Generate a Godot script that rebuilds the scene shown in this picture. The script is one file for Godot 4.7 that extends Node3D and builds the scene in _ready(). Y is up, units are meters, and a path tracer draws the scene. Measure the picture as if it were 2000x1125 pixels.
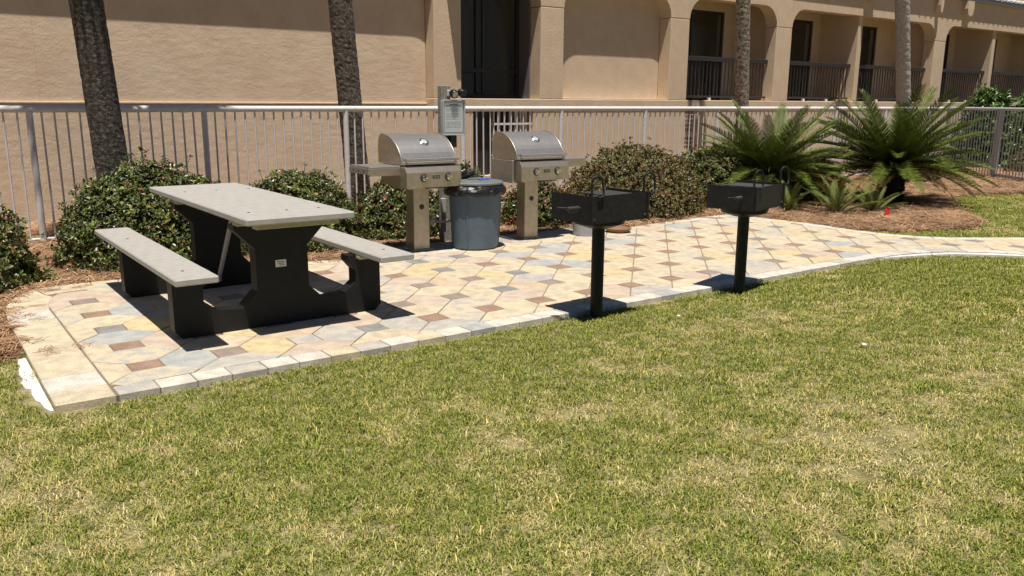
extends Node3D
# World axes: x runs along the patio's long side, -z runs from the lawn towards the building (called b below), y is up. The patio surface is y = 0.

var rng := RandomNumberGenerator.new()
var used := {}
var M := {}

# ---------------------------------------------------------------- mesh helper
class MB:
	var st := SurfaceTool.new()
	var col = null
	func _init():
		st.begin(Mesh.PRIMITIVE_TRIANGLES)
	func v(p, n):
		if col != null:
			st.set_color(col)
		st.set_normal(n)
		st.add_vertex(p)
	func tri(a, b, c):
		var n: Vector3 = (b - a).cross(c - a)
		if n.length_squared() < 1e-16:
			return
		n = n.normalized()
		v(a, n); v(c, n); v(b, n)
	func trin(a, b, c, na, nb, nc):
		if (b - a).cross(c - a).dot(na + nb + nc) < 0.0:
			v(a, na); v(b, nb); v(c, nc)
		else:
			v(a, na); v(c, nc); v(b, nb)
	func quad(a, b, c, d):
		tri(a, b, c); tri(a, c, d)
	func oquad(a, b, c, d, out: Vector3):
		if (b - a).cross(c - a).dot(out) < 0.0:
			quad(a, d, c, b)
		else:
			quad(a, b, c, d)
	func otri(a, b, c, out: Vector3):
		if (b - a).cross(c - a).dot(out) < 0.0:
			tri(a, c, b)
		else:
			tri(a, b, c)
	func box(c: Vector3, s: Vector3, k := 0.0, xf := Transform3D()):
		var h := s * 0.5
		k = minf(k, minf(h.x, minf(h.y, h.z)) * 0.9)
		var P := func(sx, sy, sz, ax):
			var q := Vector3(sx * h.x, sy * h.y, sz * h.z)
			if ax != 0: q.x -= sx * k
			if ax != 1: q.y -= sy * k
			if ax != 2: q.z -= sz * k
			return xf * (c + q)
		var B := xf.basis
		for s1 in [-1, 1]:
			oquad(P.call(s1, -1, -1, 0), P.call(s1, 1, -1, 0), P.call(s1, 1, 1, 0), P.call(s1, -1, 1, 0), B * Vector3(s1, 0, 0))
			oquad(P.call(-1, s1, -1, 1), P.call(1, s1, -1, 1), P.call(1, s1, 1, 1), P.call(-1, s1, 1, 1), B * Vector3(0, s1, 0))
			oquad(P.call(-1, -1, s1, 2), P.call(1, -1, s1, 2), P.call(1, 1, s1, 2), P.call(-1, 1, s1, 2), B * Vector3(0, 0, s1))
		if k <= 0.0:
			return
		for s1 in [-1, 1]:
			for s2 in [-1, 1]:
				oquad(P.call(s1, s2, -1, 0), P.call(s1, s2, 1, 0), P.call(s1, s2, 1, 1), P.call(s1, s2, -1, 1), B * Vector3(s1, s2, 0))
				oquad(P.call(s1, -1, s2, 0), P.call(s1, 1, s2, 0), P.call(s1, 1, s2, 2), P.call(s1, -1, s2, 2), B * Vector3(s1, 0, s2))
				oquad(P.call(-1, s1, s2, 1), P.call(1, s1, s2, 1), P.call(1, s1, s2, 2), P.call(-1, s1, s2, 2), B * Vector3(0, s1, s2))
				for s3 in [-1, 1]:
					otri(P.call(s1, s2, s3, 0), P.call(s1, s2, s3, 1), P.call(s1, s2, s3, 2), B * Vector3(s1, s2, s3))
	# polygon in x,y pushed along z
	func prism(poly: PackedVector2Array, z0: float, z1: float, xf := Transform3D()):
		if not Geometry2D.is_polygon_clockwise(poly):
			poly = poly.duplicate()
		else:
			poly = poly.duplicate(); poly.reverse()
		var ids := Geometry2D.triangulate_polygon(poly)
		for i in range(0, ids.size(), 3):
			var a := poly[ids[i]]; var b := poly[ids[i + 1]]; var c := poly[ids[i + 2]]
			otri(xf * Vector3(a.x, a.y, z1), xf * Vector3(b.x, b.y, z1), xf * Vector3(c.x, c.y, z1), xf.basis * Vector3(0, 0, z1 - z0))
			otri(xf * Vector3(a.x, a.y, z0), xf * Vector3(b.x, b.y, z0), xf * Vector3(c.x, c.y, z0), xf.basis * Vector3(0, 0, z0 - z1))
		for i in poly.size():
			var a := poly[i]; var b := poly[(i + 1) % poly.size()]
			var e := b - a
			oquad(xf * Vector3(a.x, a.y, z0), xf * Vector3(b.x, b.y, z0), xf * Vector3(b.x, b.y, z1), xf * Vector3(a.x, a.y, z1), xf.basis * Vector3(e.y, -e.x, 0))
	# polygon given in (a, b) lying flat, from y0 to y1
	func slab(poly: PackedVector2Array, y0: float, y1: float):
		prism(poly, y0, y1, Transform3D(Basis(Vector3(1, 0, 0), Vector3(0, 0, -1), Vector3(0, 1, 0)), Vector3.ZERO))
	func tube(pts: Array, r, n := 8, cap := true):
		var rings := []
		var nor := []
		var up := Vector3(0.13, 0.97, 0.21).normalized()
		for i in pts.size():
			var d: Vector3 = (pts[mini(i + 1, pts.size() - 1)] - pts[maxi(i - 1, 0)]).normalized()
			var side := d.cross(up)
			if side.length() < 0.05:
				side = d.cross(Vector3(1, 0, 0.2))
			side = side.normalized()
			var u2 := side.cross(d).normalized()
			up = u2
			var rr: float = r[i] if r is Array else r
			var ring := []
			var nr := []
			for k in n:
				var t := TAU * k / n
				var o := side * cos(t) + u2 * sin(t)
				ring.append(pts[i] + o * rr); nr.append(o)
			rings.append(ring); nor.append(nr)
		for i in pts.size() - 1:
			for k in n:
				var j := (k + 1) % n
				trin(rings[i][k], rings[i][j], rings[i + 1][j], nor[i][k], nor[i][j], nor[i + 1][j])
				trin(rings[i][k], rings[i + 1][j], rings[i + 1][k], nor[i][k], nor[i + 1][j], nor[i + 1][k])
		if cap:
			for e in [0, pts.size() - 1]:
				var other = pts[1] if e == 0 else pts[e - 1]
				var out: Vector3 = pts[e] - other
				for k in n:
					otri(pts[e], rings[e][k], rings[e][(k + 1) % n], out)
	# profile of (radius, y), bottom to top on the outside
	func lathe(prof: Array, n := 24, xf := Transform3D(), sharp := false):
		for i in prof.size() - 1:
			var p: Vector2 = prof[i]; var q: Vector2 = prof[i + 1]
			for k in n:
				var t0 := TAU * k / n
				var t1 := TAU * (k + 1) / n
				var a := Vector3(p.x * cos(t0), p.y, p.x * sin(t0)); var b := Vector3(p.x * cos(t1), p.y, p.x * sin(t1))
				var c := Vector3(q.x * cos(t1), q.y, q.x * sin(t1)); var d := Vector3(q.x * cos(t0), q.y, q.x * sin(t0))
				var e := q - p
				var n0 := Vector3(e.y * cos(t0), -e.x, e.y * sin(t0)).normalized()
				var n1 := Vector3(e.y * cos(t1), -e.x, e.y * sin(t1)).normalized()
				var w := xf.basis
				trin(xf * a, xf * c, xf * b, w * n0, w * n1, w * n1)
				trin(xf * a, xf * d, xf * c, w * n0, w * n0, w * n1)
	func commit() -> ArrayMesh:
		return st.commit()

# ---------------------------------------------------------------- node helpers
func numbered(called: String) -> String:
	if not used.has(called):
		used[called] = 0
		return called
	used[called] += 1
	return "%s_%03d" % [called, used[called]]

func thing(called, label, category, at := Vector3.ZERO, turn := 0.0, group := "") -> Node3D:
	var o := Node3D.new()
	o.name = numbered(called)
	add_child(o)
	o.position = at
	o.rotation.y = turn
	o.set_meta("label", label)
	o.set_meta("category", category)
	if group != "":
		o.set_meta("group", group)
	return o

func obj(called, mesh: Mesh, m: Material, parent: Node = null) -> MeshInstance3D:
	var o := MeshInstance3D.new()
	o.mesh = mesh
	o.material_override = m
	if parent == null:
		o.name = numbered(called)
		add_child(o)
	else:
		o.name = called
		parent.add_child(o, true)
	return o

func part(called, mb: MB, m: Material, parent: Node) -> MeshInstance3D:
	return obj(called, mb.commit(), m, parent)

func tag(o: Node, label, category, kind := "", group := ""):
	o.set_meta("label", label)
	o.set_meta("category", category)
	if kind != "":
		o.set_meta("kind", kind)
	if group != "":
		o.set_meta("group", group)

func struct(called, mb: MB, m: Material, label, category) -> MeshInstance3D:
	var o := obj(called, mb.commit(), m)
	tag(o, label, category, "structure")
	return o

func boxpart(called, c: Vector3, s: Vector3, m: Material, parent: Node, bev := 0.004) -> MeshInstance3D:
	var k := MB.new()
	k.box(c, s, bev)
	return part(called, k, m, parent)

# copies: transforms and colours into one MultiMeshInstance3D
func scatter(called, mesh: Mesh, m: Material, xs: Array, cols: Array, parent: Node = null) -> MultiMeshInstance3D:
	var mm := MultiMesh.new()
	mm.transform_format = MultiMesh.TRANSFORM_3D
	mm.use_colors = true
	mm.mesh = mesh
	mm.instance_count = xs.size()
	for i in xs.size():
		mm.set_instance_transform(i, xs[i])
		mm.set_instance_color(i, cols[i])
	var o := MultiMeshInstance3D.new()
	o.multimesh = mm
	o.material_override = m
	if parent == null:
		o.name = numbered(called); add_child(o)
	else:
		o.name = called; parent.add_child(o, true)
	return o

func V(a: float, y: float, b: float) -> Vector3:
	return Vector3(a, y, -b)

func poly(list: Array) -> PackedVector2Array:
	var p := PackedVector2Array()
	for q in list:
		p.append(Vector2(q[0], q[1]))
	return p

# ---------------------------------------------------------------- materials
func lin(r: float, g: float, b: float) -> Color:
	return Color(r, g, b).linear_to_srgb()

func noise(sd: int, freq: float, oct := 4, kind := FastNoiseLite.TYPE_SIMPLEX_SMOOTH) -> FastNoiseLite:
	var n := FastNoiseLite.new()
	n.seed = sd
	n.frequency = freq
	n.noise_type = kind
	n.fractal_octaves = oct
	return n

# a tile of two noises, coarse and fine, as values 0..1
func field(sd: int, size: int, f1: float, f2: float, share: float) -> PackedFloat32Array:
	var i1 := noise(sd, f1, 4).get_seamless_image(size, size)
	var i2 := noise(sd + 7, f2, 3).get_seamless_image(size, size)
	var d1 := i1.get_data()
	var d2 := i2.get_data()
	var out := PackedFloat32Array()
	out.resize(size * size)
	for i in size * size:
		out[i] = (d1[i] * (1.0 - share) + d2[i] * share) / 255.0
	return out

func ramp_tex(fld: PackedFloat32Array, size: int, stops: Array) -> ImageTexture:
	var lut := []
	for k in 256:
		var t := k / 255.0
		var c: Color = stops[stops.size() - 1][1]
		for s in stops.size() - 1:
			if t <= stops[s + 1][0]:
				c = (stops[s][1] as Color).lerp(stops[s + 1][1], clampf((t - stops[s][0]) / maxf(stops[s + 1][0] - stops[s][0], 1e-4), 0, 1))
				break
		c = c.linear_to_srgb()
		lut.append([int(c.r * 255), int(c.g * 255), int(c.b * 255)])
	var b := PackedByteArray()
	b.resize(size * size * 3)
	for i in size * size:
		var l = lut[clampi(int(fld[i] * 255), 0, 255)]
		b[i * 3] = l[0]; b[i * 3 + 1] = l[1]; b[i * 3 + 2] = l[2]
	return ImageTexture.create_from_image(Image.create_from_data(size, size, false, Image.FORMAT_RGB8, b))

func grey_tex(fld: PackedFloat32Array, size: int) -> ImageTexture:
	var b := PackedByteArray()
	b.resize(size * size)
	for i in size * size:
		b[i] = clampi(int(fld[i] * 255), 0, 255)
	return ImageTexture.create_from_image(Image.create_from_data(size, size, false, Image.FORMAT_L8, b))

func plain(c: Color, rough := 0.7, metal := 0.0, spec := 0.5) -> StandardMaterial3D:
	var m := StandardMaterial3D.new()
	m.albedo_color = c
	m.roughness = rough
	m.metallic = metal
	m.metallic_specular = spec
	return m

func textured(tex: Texture2D, tile: float, rough := 0.8, height: Texture2D = null, hs := 0.5, world := true) -> StandardMaterial3D:
	var m := StandardMaterial3D.new()
	m.albedo_texture = tex
	m.uv1_triplanar = true
	m.uv1_world_triplanar = world
	m.uv1_scale = Vector3.ONE / tile
	m.roughness = rough
	if height != null:
		m.heightmap_enabled = true
		m.heightmap_texture = height
		m.heightmap_scale = hs
	return m

func leafy(rough := 0.45, back := Color(0.3, 0.4, 0.1)) -> StandardMaterial3D:
	var m := StandardMaterial3D.new()
	m.vertex_color_use_as_albedo = true
	m.roughness = rough
	m.backlight_enabled = true
	m.backlight = back
	m.cull_mode = BaseMaterial3D.CULL_DISABLED
	return m

func C(r, g, b) -> Color:
	return Color(r, g, b)

func materials():
	var S := 512
	var fine := field(11, S, 0.012, 0.11, 0.45)
	var grain := field(23, S, 0.05, 0.25, 0.55)
	var blot := field(37, S, 0.008, 0.05, 0.3)
	# trowelled stucco: lumps stretched sideways
	var tro := noise(51, 0.02, 4)
	var tb := PackedFloat32Array(); tb.resize(S * S)
	var im := tro.get_seamless_image(S, S).get_data()
	var im2 := noise(52, 0.13, 2).get_seamless_image(S, S).get_data()
	for y in S:
		for x in S:
			tb[y * S + x] = (im[((y * 2) % S) * S + x] * 0.66 + im2[y * S + x] * 0.34) / 255.0
	var trowel := grey_tex(tb, S)
	var grain_h := grey_tex(grain, S)
	M.stucco_rough = textured(ramp_tex(blot, S, [[0.2, C(0.60, 0.465, 0.34)], [0.5, C(0.645, 0.51, 0.375)], [0.8, C(0.67, 0.54, 0.405)]]), 2.7, 0.92, trowel, 0.42)
	M.stucco = textured(ramp_tex(blot, S, [[0.2, C(0.58, 0.455, 0.325)], [0.8, C(0.64, 0.51, 0.37)]]), 1.3, 0.92, grain_h, 0.5)
	M.reveal_grey = plain(lin(0.17, 0.155, 0.15), 0.7)
	M.bronze = plain(lin(0.030, 0.026, 0.023), 0.45, 0.0)
	M.rail_dark = plain(lin(0.030, 0.028, 0.028), 0.5)
	M.room = plain(lin(0.42, 0.37, 0.31), 0.9)
	M.curtain = plain(lin(0.30, 0.22, 0.16), 0.9)
	var glass := plain(Color(0.35, 0.37, 0.36, 0.10), 0.03)
	glass.transparency = BaseMaterial3D.TRANSPARENCY_ALPHA
	glass.metallic_specular = 0.3
	M.glass = glass
	M.white_paint = plain(lin(0.72, 0.71, 0.68), 0.5)
	M.roof = plain(lin(0.36, 0.38, 0.40), 0.45, 0.3)
	# ground
	M.soil = textured(ramp_tex(fine, S, [[0.25, C(0.10, 0.10, 0.035)], [0.5, C(0.20, 0.18, 0.075)], [0.75, C(0.33, 0.27, 0.14)]]), 1.7, 0.95, grey_tex(fine, S), 1.0)
	M.mulch = textured(ramp_tex(grain, S, [[0.25, C(0.10, 0.05, 0.026)], [0.5, C(0.25, 0.13, 0.065)], [0.8, C(0.42, 0.25, 0.13)]]), 0.9, 0.95, grain_h, 2.0)
	M.sand_joint = textured(ramp_tex(grain, S, [[0.2, C(0.13, 0.105, 0.075)], [0.8, C(0.26, 0.215, 0.15)]]), 0.5, 0.95)
	M.concrete = textured(ramp_tex(fine, S, [[0.2, C(0.27, 0.26, 0.24)], [0.8, C(0.38, 0.365, 0.335)]]), 0.8, 0.9, grain_h, 0.2)
	M.white_concrete = textured(ramp_tex(fine, S, [[0.3, C(0.58, 0.56, 0.52)], [0.5, C(0.74, 0.725, 0.69)], [0.7, C(0.80, 0.79, 0.76)]]), 0.35, 0.9, grain_h, 0.4)
	# pavers: each tone blends into a second one, as tumbled concrete pavers do
	var pv := {"cream": [C(0.43, 0.37, 0.27), C(0.585, 0.505, 0.365)], "yellow": [C(0.46, 0.375, 0.225), C(0.60, 0.495, 0.30)], "peach": [C(0.44, 0.35, 0.25), C(0.56, 0.455, 0.32)], "rose": [C(0.43, 0.34, 0.27), C(0.53, 0.45, 0.36)],
		"grey": [C(0.36, 0.35, 0.33), C(0.49, 0.45, 0.38)], "blue": [C(0.31, 0.335, 0.35), C(0.43, 0.42, 0.385)], "mix": [C(0.37, 0.37, 0.36), C(0.60, 0.50, 0.33)],
		"brown": [C(0.24, 0.16, 0.115), C(0.32, 0.215, 0.15)], "taupe": [C(0.235, 0.19, 0.16), C(0.30, 0.245, 0.205)], "slate": [C(0.19, 0.185, 0.18), C(0.27, 0.26, 0.25)], "pale": [C(0.47, 0.44, 0.385), C(0.62, 0.585, 0.515)], "butter": [C(0.45, 0.395, 0.28), C(0.59, 0.52, 0.375)]}
	var sd := 100
	for k in pv:
		var fl := field(sd, 256, 0.02, 0.2, 0.5)
		M["paver_" + k] = textured(ramp_tex(fl, 256, [[0.36, pv[k][0]], [0.5, (pv[k][0] as Color).lerp(pv[k][1], 0.55)], [0.62, pv[k][1]]]), 0.8, 0.88, grain_h, 0.25)
		sd += 13
	# things
	M.lumber = textured(ramp_tex(fine, S, [[0.2, C(0.33, 0.32, 0.30)], [0.5, C(0.38, 0.37, 0.345)], [0.85, C(0.41, 0.40, 0.375)]]), 0.7, 0.7, grain_h, 0.08)
	M.lumber_end = textured(ramp_tex(fine, S, [[0.2, C(0.36, 0.33, 0.21)], [0.8, C(0.46, 0.43, 0.30)]]), 0.5, 0.8)
	M.black_plastic = textured(ramp_tex(fine, S, [[0.2, C(0.007, 0.0075, 0.008)], [0.7, C(0.011, 0.012, 0.013)], [0.9, C(0.022, 0.023, 0.025)]]), 0.6, 0.55)
	M.black_plastic.metallic_specular = 0.4
	M.galv = textured(ramp_tex(fine, S, [[0.2, C(0.30, 0.31, 0.32)], [0.8, C(0.42, 0.43, 0.44)]]), 0.3, 0.5)
	M.bolt = plain(lin(0.05, 0.045, 0.04), 0.6, 0.3)
	M.black_steel = textured(ramp_tex(fine, S, [[0.2, C(0.014, 0.015, 0.016)], [0.6, C(0.022, 0.023, 0.025)], [0.74, C(0.034, 0.031, 0.028)]]), 0.4, 0.5, grain_h, 0.03)
	M.black_steel.metallic_specular = 0.3
	M.grate = plain(lin(0.06, 0.06, 0.058), 0.6, 0.3)
	var sf := field(71, S, 0.01, 0.2, 0.4)
	M.steel = textured(ramp_tex(sf, S, [[0.2, C(0.40, 0.385, 0.365)], [0.8, C(0.50, 0.48, 0.455)]]), 0.5, 0.42)
	M.steel.metallic = 0.82
	M.steel_soft = textured(ramp_tex(sf, S, [[0.2, C(0.42, 0.37, 0.30)], [0.8, C(0.54, 0.48, 0.39)]]), 0.5, 0.42)
	M.steel_soft.metallic = 0.9
	M.chrome = plain(lin(0.75, 0.75, 0.75), 0.12, 1.0)
	M.dark_steel = plain(lin(0.06, 0.055, 0.05), 0.5, 0.6)
	M.bin = textured(ramp_tex(fine, S, [[0.2, C(0.075, 0.11, 0.15)], [0.8, C(0.105, 0.15, 0.198)]]), 0.6, 0.5)
	M.bin_lid = textured(ramp_tex(fine, S, [[0.2, C(0.11, 0.125, 0.13)], [0.8, C(0.17, 0.185, 0.19)]]), 0.4, 0.55)
	M.bag = plain(lin(0.010, 0.010, 0.011), 0.4)
	M.blue = plain(lin(0.03, 0.10, 0.45), 0.5)
	M.wood_post = textured(ramp_tex(fine, S, [[0.2, C(0.15, 0.14, 0.12)], [0.5, C(0.24, 0.23, 0.20)], [0.85, C(0.33, 0.315, 0.28)]]), 0.35, 0.9, grain_h, 0.3)
	M.box_grey = plain(lin(0.42, 0.45, 0.46), 0.35)
	M.black_shiny = plain(lin(0.012, 0.012, 0.012), 0.25)
	M.lens = plain(lin(0.45, 0.50, 0.42), 0.15)
	M.pvc = plain(lin(0.50, 0.48, 0.43), 0.5)
	M.red = plain(lin(0.55, 0.02, 0.015), 0.5)
	M.clay = plain(lin(0.24, 0.13, 0.07), 0.8)
	M.fence = textured(ramp_tex(fine, S, [[0.2, C(0.54, 0.55, 0.56)], [0.8, C(0.70, 0.71, 0.72)]]), 0.4, 0.45)
	M.fence_rail = textured(ramp_tex(blot, S, [[0.2, C(0.60, 0.61, 0.61)], [0.5, C(0.70, 0.71, 0.71)], [0.8, C(0.76, 0.76, 0.75)]]), 0.5, 0.4)
	M.fence_shaded = plain(lin(0.42, 0.45, 0.49), 0.45)  # shade over the gate painted in: fence metal made darker and bluer
	# bark
	M.bark_dark = textured(ramp_tex(grain, S, [[0.25, C(0.022, 0.017, 0.013)], [0.52, C(0.045, 0.036, 0.028)], [0.60, C(0.11, 0.10, 0.085)], [0.70, C(0.36, 0.345, 0.31)]]), 1.3, 0.95, grain_h, 1.5)
	M.bark_mid = textured(ramp_tex(grain, S, [[0.3, C(0.030, 0.024, 0.020)], [0.47, C(0.085, 0.07, 0.055)], [0.62, C(0.30, 0.265, 0.22)]]), 1.2, 0.95, grain_h, 1.5)
	M.bark_mottled = textured(ramp_tex(grain, S, [[0.40, C(0.075, 0.055, 0.045)], [0.47, C(0.26, 0.215, 0.175)], [0.56, C(0.52, 0.46, 0.39)]]), 2.2, 0.95, grain_h, 1.2)
	M.bark_grey = textured(ramp_tex(grain, S, [[0.35, C(0.27, 0.255, 0.24)], [0.6, C(0.52, 0.50, 0.48)]]), 1.6, 0.95, grain_h, 1.0)
	M.cycad_trunk = textured(ramp_tex(grain, S, [[0.3, C(0.015, 0.010, 0.007)], [0.7, C(0.06, 0.042, 0.028)]]), 0.25, 0.95, grain_h, 3.0)
	M.twig = plain(lin(0.075, 0.052, 0.036), 0.9)
	M.leaf = leafy(0.38)
	M.shoot = leafy(0.4)
	M.grass = leafy(0.8, Color(0.35, 0.38, 0.12))
	M.grass.metallic_specular = 0.15
	M.straw = leafy(0.8, Color(0.1, 0.06, 0.03))
	M.frond = leafy(0.55, Color(0.14, 0.19, 0.03))
	M.frond.metallic_specular = 0.3

# ---------------------------------------------------------------- sky, sun, camera
func stage():
	var cam := Camera3D.new()
	cam.name = "camera"
	cam.fov = rad_to_deg(2.0 * atan(562.5 / 1646.0))
	cam.near = 0.05
	cam.far = 400.0
	cam.position = Vector3(-0.52, 1.57, 4.767)
	cam.rotation = Vector3(-atan(365.5 / 1646.0), deg_to_rad(-36.04), 0.006)
	add_child(cam)
	cam.current = true
	var sun := DirectionalLight3D.new()
	sun.name = "sun"
	sun.light_energy = 1.6
	sun.light_color = Color(1.0, 0.965, 0.915)
	sun.light_angular_distance = 0.5
	sun.shadow_enabled = true
	add_child(sun)
	sun.look_at_from_position(Vector3(0, 30, 0), Vector3(0, 30, 0) + Vector3(0.145, -1.0, -0.25), Vector3(0, 0, 1))
	var sm := ProceduralSkyMaterial.new()
	sm.sky_top_color = Color(0.42, 0.56, 0.78)
	sm.sky_horizon_color = Color(0.76, 0.82, 0.88)
	sm.sky_curve = 0.12
	sm.ground_bottom_color = Color(0.32, 0.30, 0.22)
	sm.ground_horizon_color = Color(0.5, 0.5, 0.45)
	sm.sky_energy_multiplier = 0.55
	var sky := Sky.new()
	sky.sky_material = sm
	var e := Environment.new()
	e.background_mode = Environment.BG_SKY
	e.sky = sky
	e.tonemap_mode = Environment.TONE_MAPPER_LINEAR
	e.tonemap_exposure = 1.2
	e.ssao_enabled = true
	e.ssil_enabled = true
	e.sdfgi_enabled = true
	var we := WorldEnvironment.new()
	we.name = "environment"
	we.environment = e
	add_child(we)

# ---------------------------------------------------------------- ground
var patio_outer: PackedVector2Array
var patio_inner: PackedVector2Array
var bed: PackedVector2Array

func outlines():
	patio_outer = poly([[0, 0], [7.6, 0], [8.0, -0.03], [8.35, -0.12], [8.65, -0.24], [8.95, -0.5], [9.2, -0.8], [13.04, -3.98], [14.25, -3.45], [10.4, -0.249], [9.95, 0.03], [9.62, 0.275], [9.35, 0.6], [9.22, 1.0], [9.25, 2.0], [9.1, 3.2], [6.3, 3.0], [3.4, 2.92], [2.7, 3.1], [0.63, 3.25], [0.27, 3.2], [0.1, 2.9], [0, 2.5]])
	patio_inner = poly([[0.305, 0.165], [7.6, 0.165], [8.05, 0.13], [8.42, 0.03], [8.75, -0.1], [9.06, -0.37], [9.31, -0.67], [13.14, -3.86], [14.15, -3.57], [10.3, -0.37], [9.86, -0.1], [9.5, 0.17], [9.2, 0.52], [9.06, 0.95], [9.09, 2.0], [8.95, 3.02], [6.3, 2.83], [3.4, 2.75], [2.7, 2.93], [0.63, 3.08], [0.45, 3.05], [0.38, 2.8], [0.305, 2.5]])
	bed = poly([[-9, 1.22], [-0.6, 1.3], [-0.02, 1.18], [-0.02, 2.5], [0.1, 2.95], [0.27, 3.22], [0.63, 3.27], [2.7, 3.12], [3.4, 2.94], [6.3, 3.02], [9.12, 3.22], [9.27, 2.0], [9.3, 1.5], [9.7, 1.0], [10.2, 0.74], [10.9, 0.64], [11.5, 0.8], [12.1, 1.25], [12.9, 1.85], [14, 2.5], [14.9, 2.7], [16.1, 2.25], [18, 1.4], [26, -2.0], [32, -2], [32, 7.3], [-9, 7.55]])

func inset(p: PackedVector2Array, d: float) -> PackedVector2Array:
	var out := PackedVector2Array()
	var n := p.size()
	for i in n:
		var e1 := (p[i] - p[(i + n - 1) % n]).normalized()
		var e2 := (p[(i + 1) % n] - p[i]).normalized()
		var n1 := Vector2(-e1.y, e1.x); var n2 := Vector2(-e2.y, e2.x)
		out.append(p[i] + (n1 + n2) / maxf(1.0 + n1.dot(n2), 0.35) * d)
	return out

func cleaned(p: PackedVector2Array) -> PackedVector2Array:
	var q := PackedVector2Array()
	for i in p.size():
		if q.is_empty() or q[q.size() - 1].distance_to(p[i]) > 0.012:
			q.append(p[i])
	while q.size() > 3 and q[0].distance_to(q[q.size() - 1]) < 0.012:
		q.remove_at(q.size() - 1)
	if Geometry2D.is_polygon_clockwise(q):
		q.reverse()
	return q

func area(p: PackedVector2Array) -> float:
	var s := 0.0
	for i in p.size():
		s += p[i].cross(p[(i + 1) % p.size()])
	return absf(s) * 0.5

# one paver with eased edges, polygon in (a, b) about its own centre
func paver_mesh(p: PackedVector2Array) -> ArrayMesh:
	var k := MB.new()
	var o := inset(p, 0.0035)
	var t := inset(p, 0.010)
	var ids := Geometry2D.triangulate_polygon(t)
	for i in range(0, ids.size(), 3):
		k.otri(V(t[ids[i]].x, 0, t[ids[i]].y), V(t[ids[i + 1]].x, 0, t[ids[i + 1]].y), V(t[ids[i + 2]].x, 0, t[ids[i + 2]].y), Vector3.UP)
	for i in p.size():
		var j := (i + 1) % p.size()
		var e := p[j] - p[i]
		var out := V(e.y, 0, -e.x)
		k.oquad(V(t[i].x, 0, t[i].y), V(t[j].x, 0, t[j].y), V(o[j].x, -0.005, o[j].y), V(o[i].x, -0.005, o[i].y), out + Vector3.UP)
		k.oquad(V(o[i].x, -0.005, o[i].y), V(o[j].x, -0.005, o[j].y), V(o[j].x, -0.085, o[j].y), V(o[i].x, -0.085, o[i].y), out)
	return k.commit()

func pick(list: Array) -> StandardMaterial3D:
	var tot := 0.0
	for q in list: tot += q[1]
	var r := rng.randf() * tot
	for q in list:
		r -= q[1]
		if r <= 0.0:
			return M["paver_" + q[0]]
	return M["paver_" + list[0][0]]

func lay(called, p: PackedVector2Array, m: Material, patio: Node, cache: Dictionary, key := ""):
	var c := Vector2.ZERO
	for q in p: c += q
	c /= p.size()
	var mesh: ArrayMesh
	if key != "" and cache.has(key):
		mesh = cache[key]
	else:
		var q := PackedVector2Array()
		for x in p: q.append(x - c)
		mesh = paver_mesh(q)
		if key != "": cache[key] = mesh
	var o := obj(called, mesh, m, patio)
	o.position = V(c.x, rng.randf_range(-0.0025, 0.001), c.y)
	o.rotation = Vector3(rng.randf_range(-0.009, 0.009), rng.randf_range(-0.008, 0.008), rng.randf_range(-0.009, 0.009))

func border(line: Array, w: float, step: float, tones: Array, patio: Node):
	# march along a polyline whose inside lies to its left in (a, b)
	var pts := poly(line)
	var cum := [0.0]
	for i in pts.size() - 1:
		cum.append(cum[i] + pts[i].distance_to(pts[i + 1]))
	var total: float = cum[cum.size() - 1]
	var at := func(s: float) -> Array:
		for i in pts.size() - 1:
			if s <= cum[i + 1] or i == pts.size() - 2:
				var e := (pts[i + 1] - pts[i]).normalized()
				return [pts[i] + e * (s - cum[i]), Vector2(-e.y, e.x), i]
		return []
	var s := 0.0
	while s < total - 0.05:
		var s2 := minf(s + step * rng.randf_range(0.93, 1.07), total)
		if total - s2 < 0.08: s2 = total
		var A: Array = at.call(s)
		var B: Array = at.call(s2)
		var q := cleaned(PackedVector2Array([A[0], B[0], B[0] + B[1] * w, A[0] + A[1] * w]))
		if q.size() >= 3:
			lay("border_paver", q, pick(tones), patio, {})
		s = s2

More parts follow.
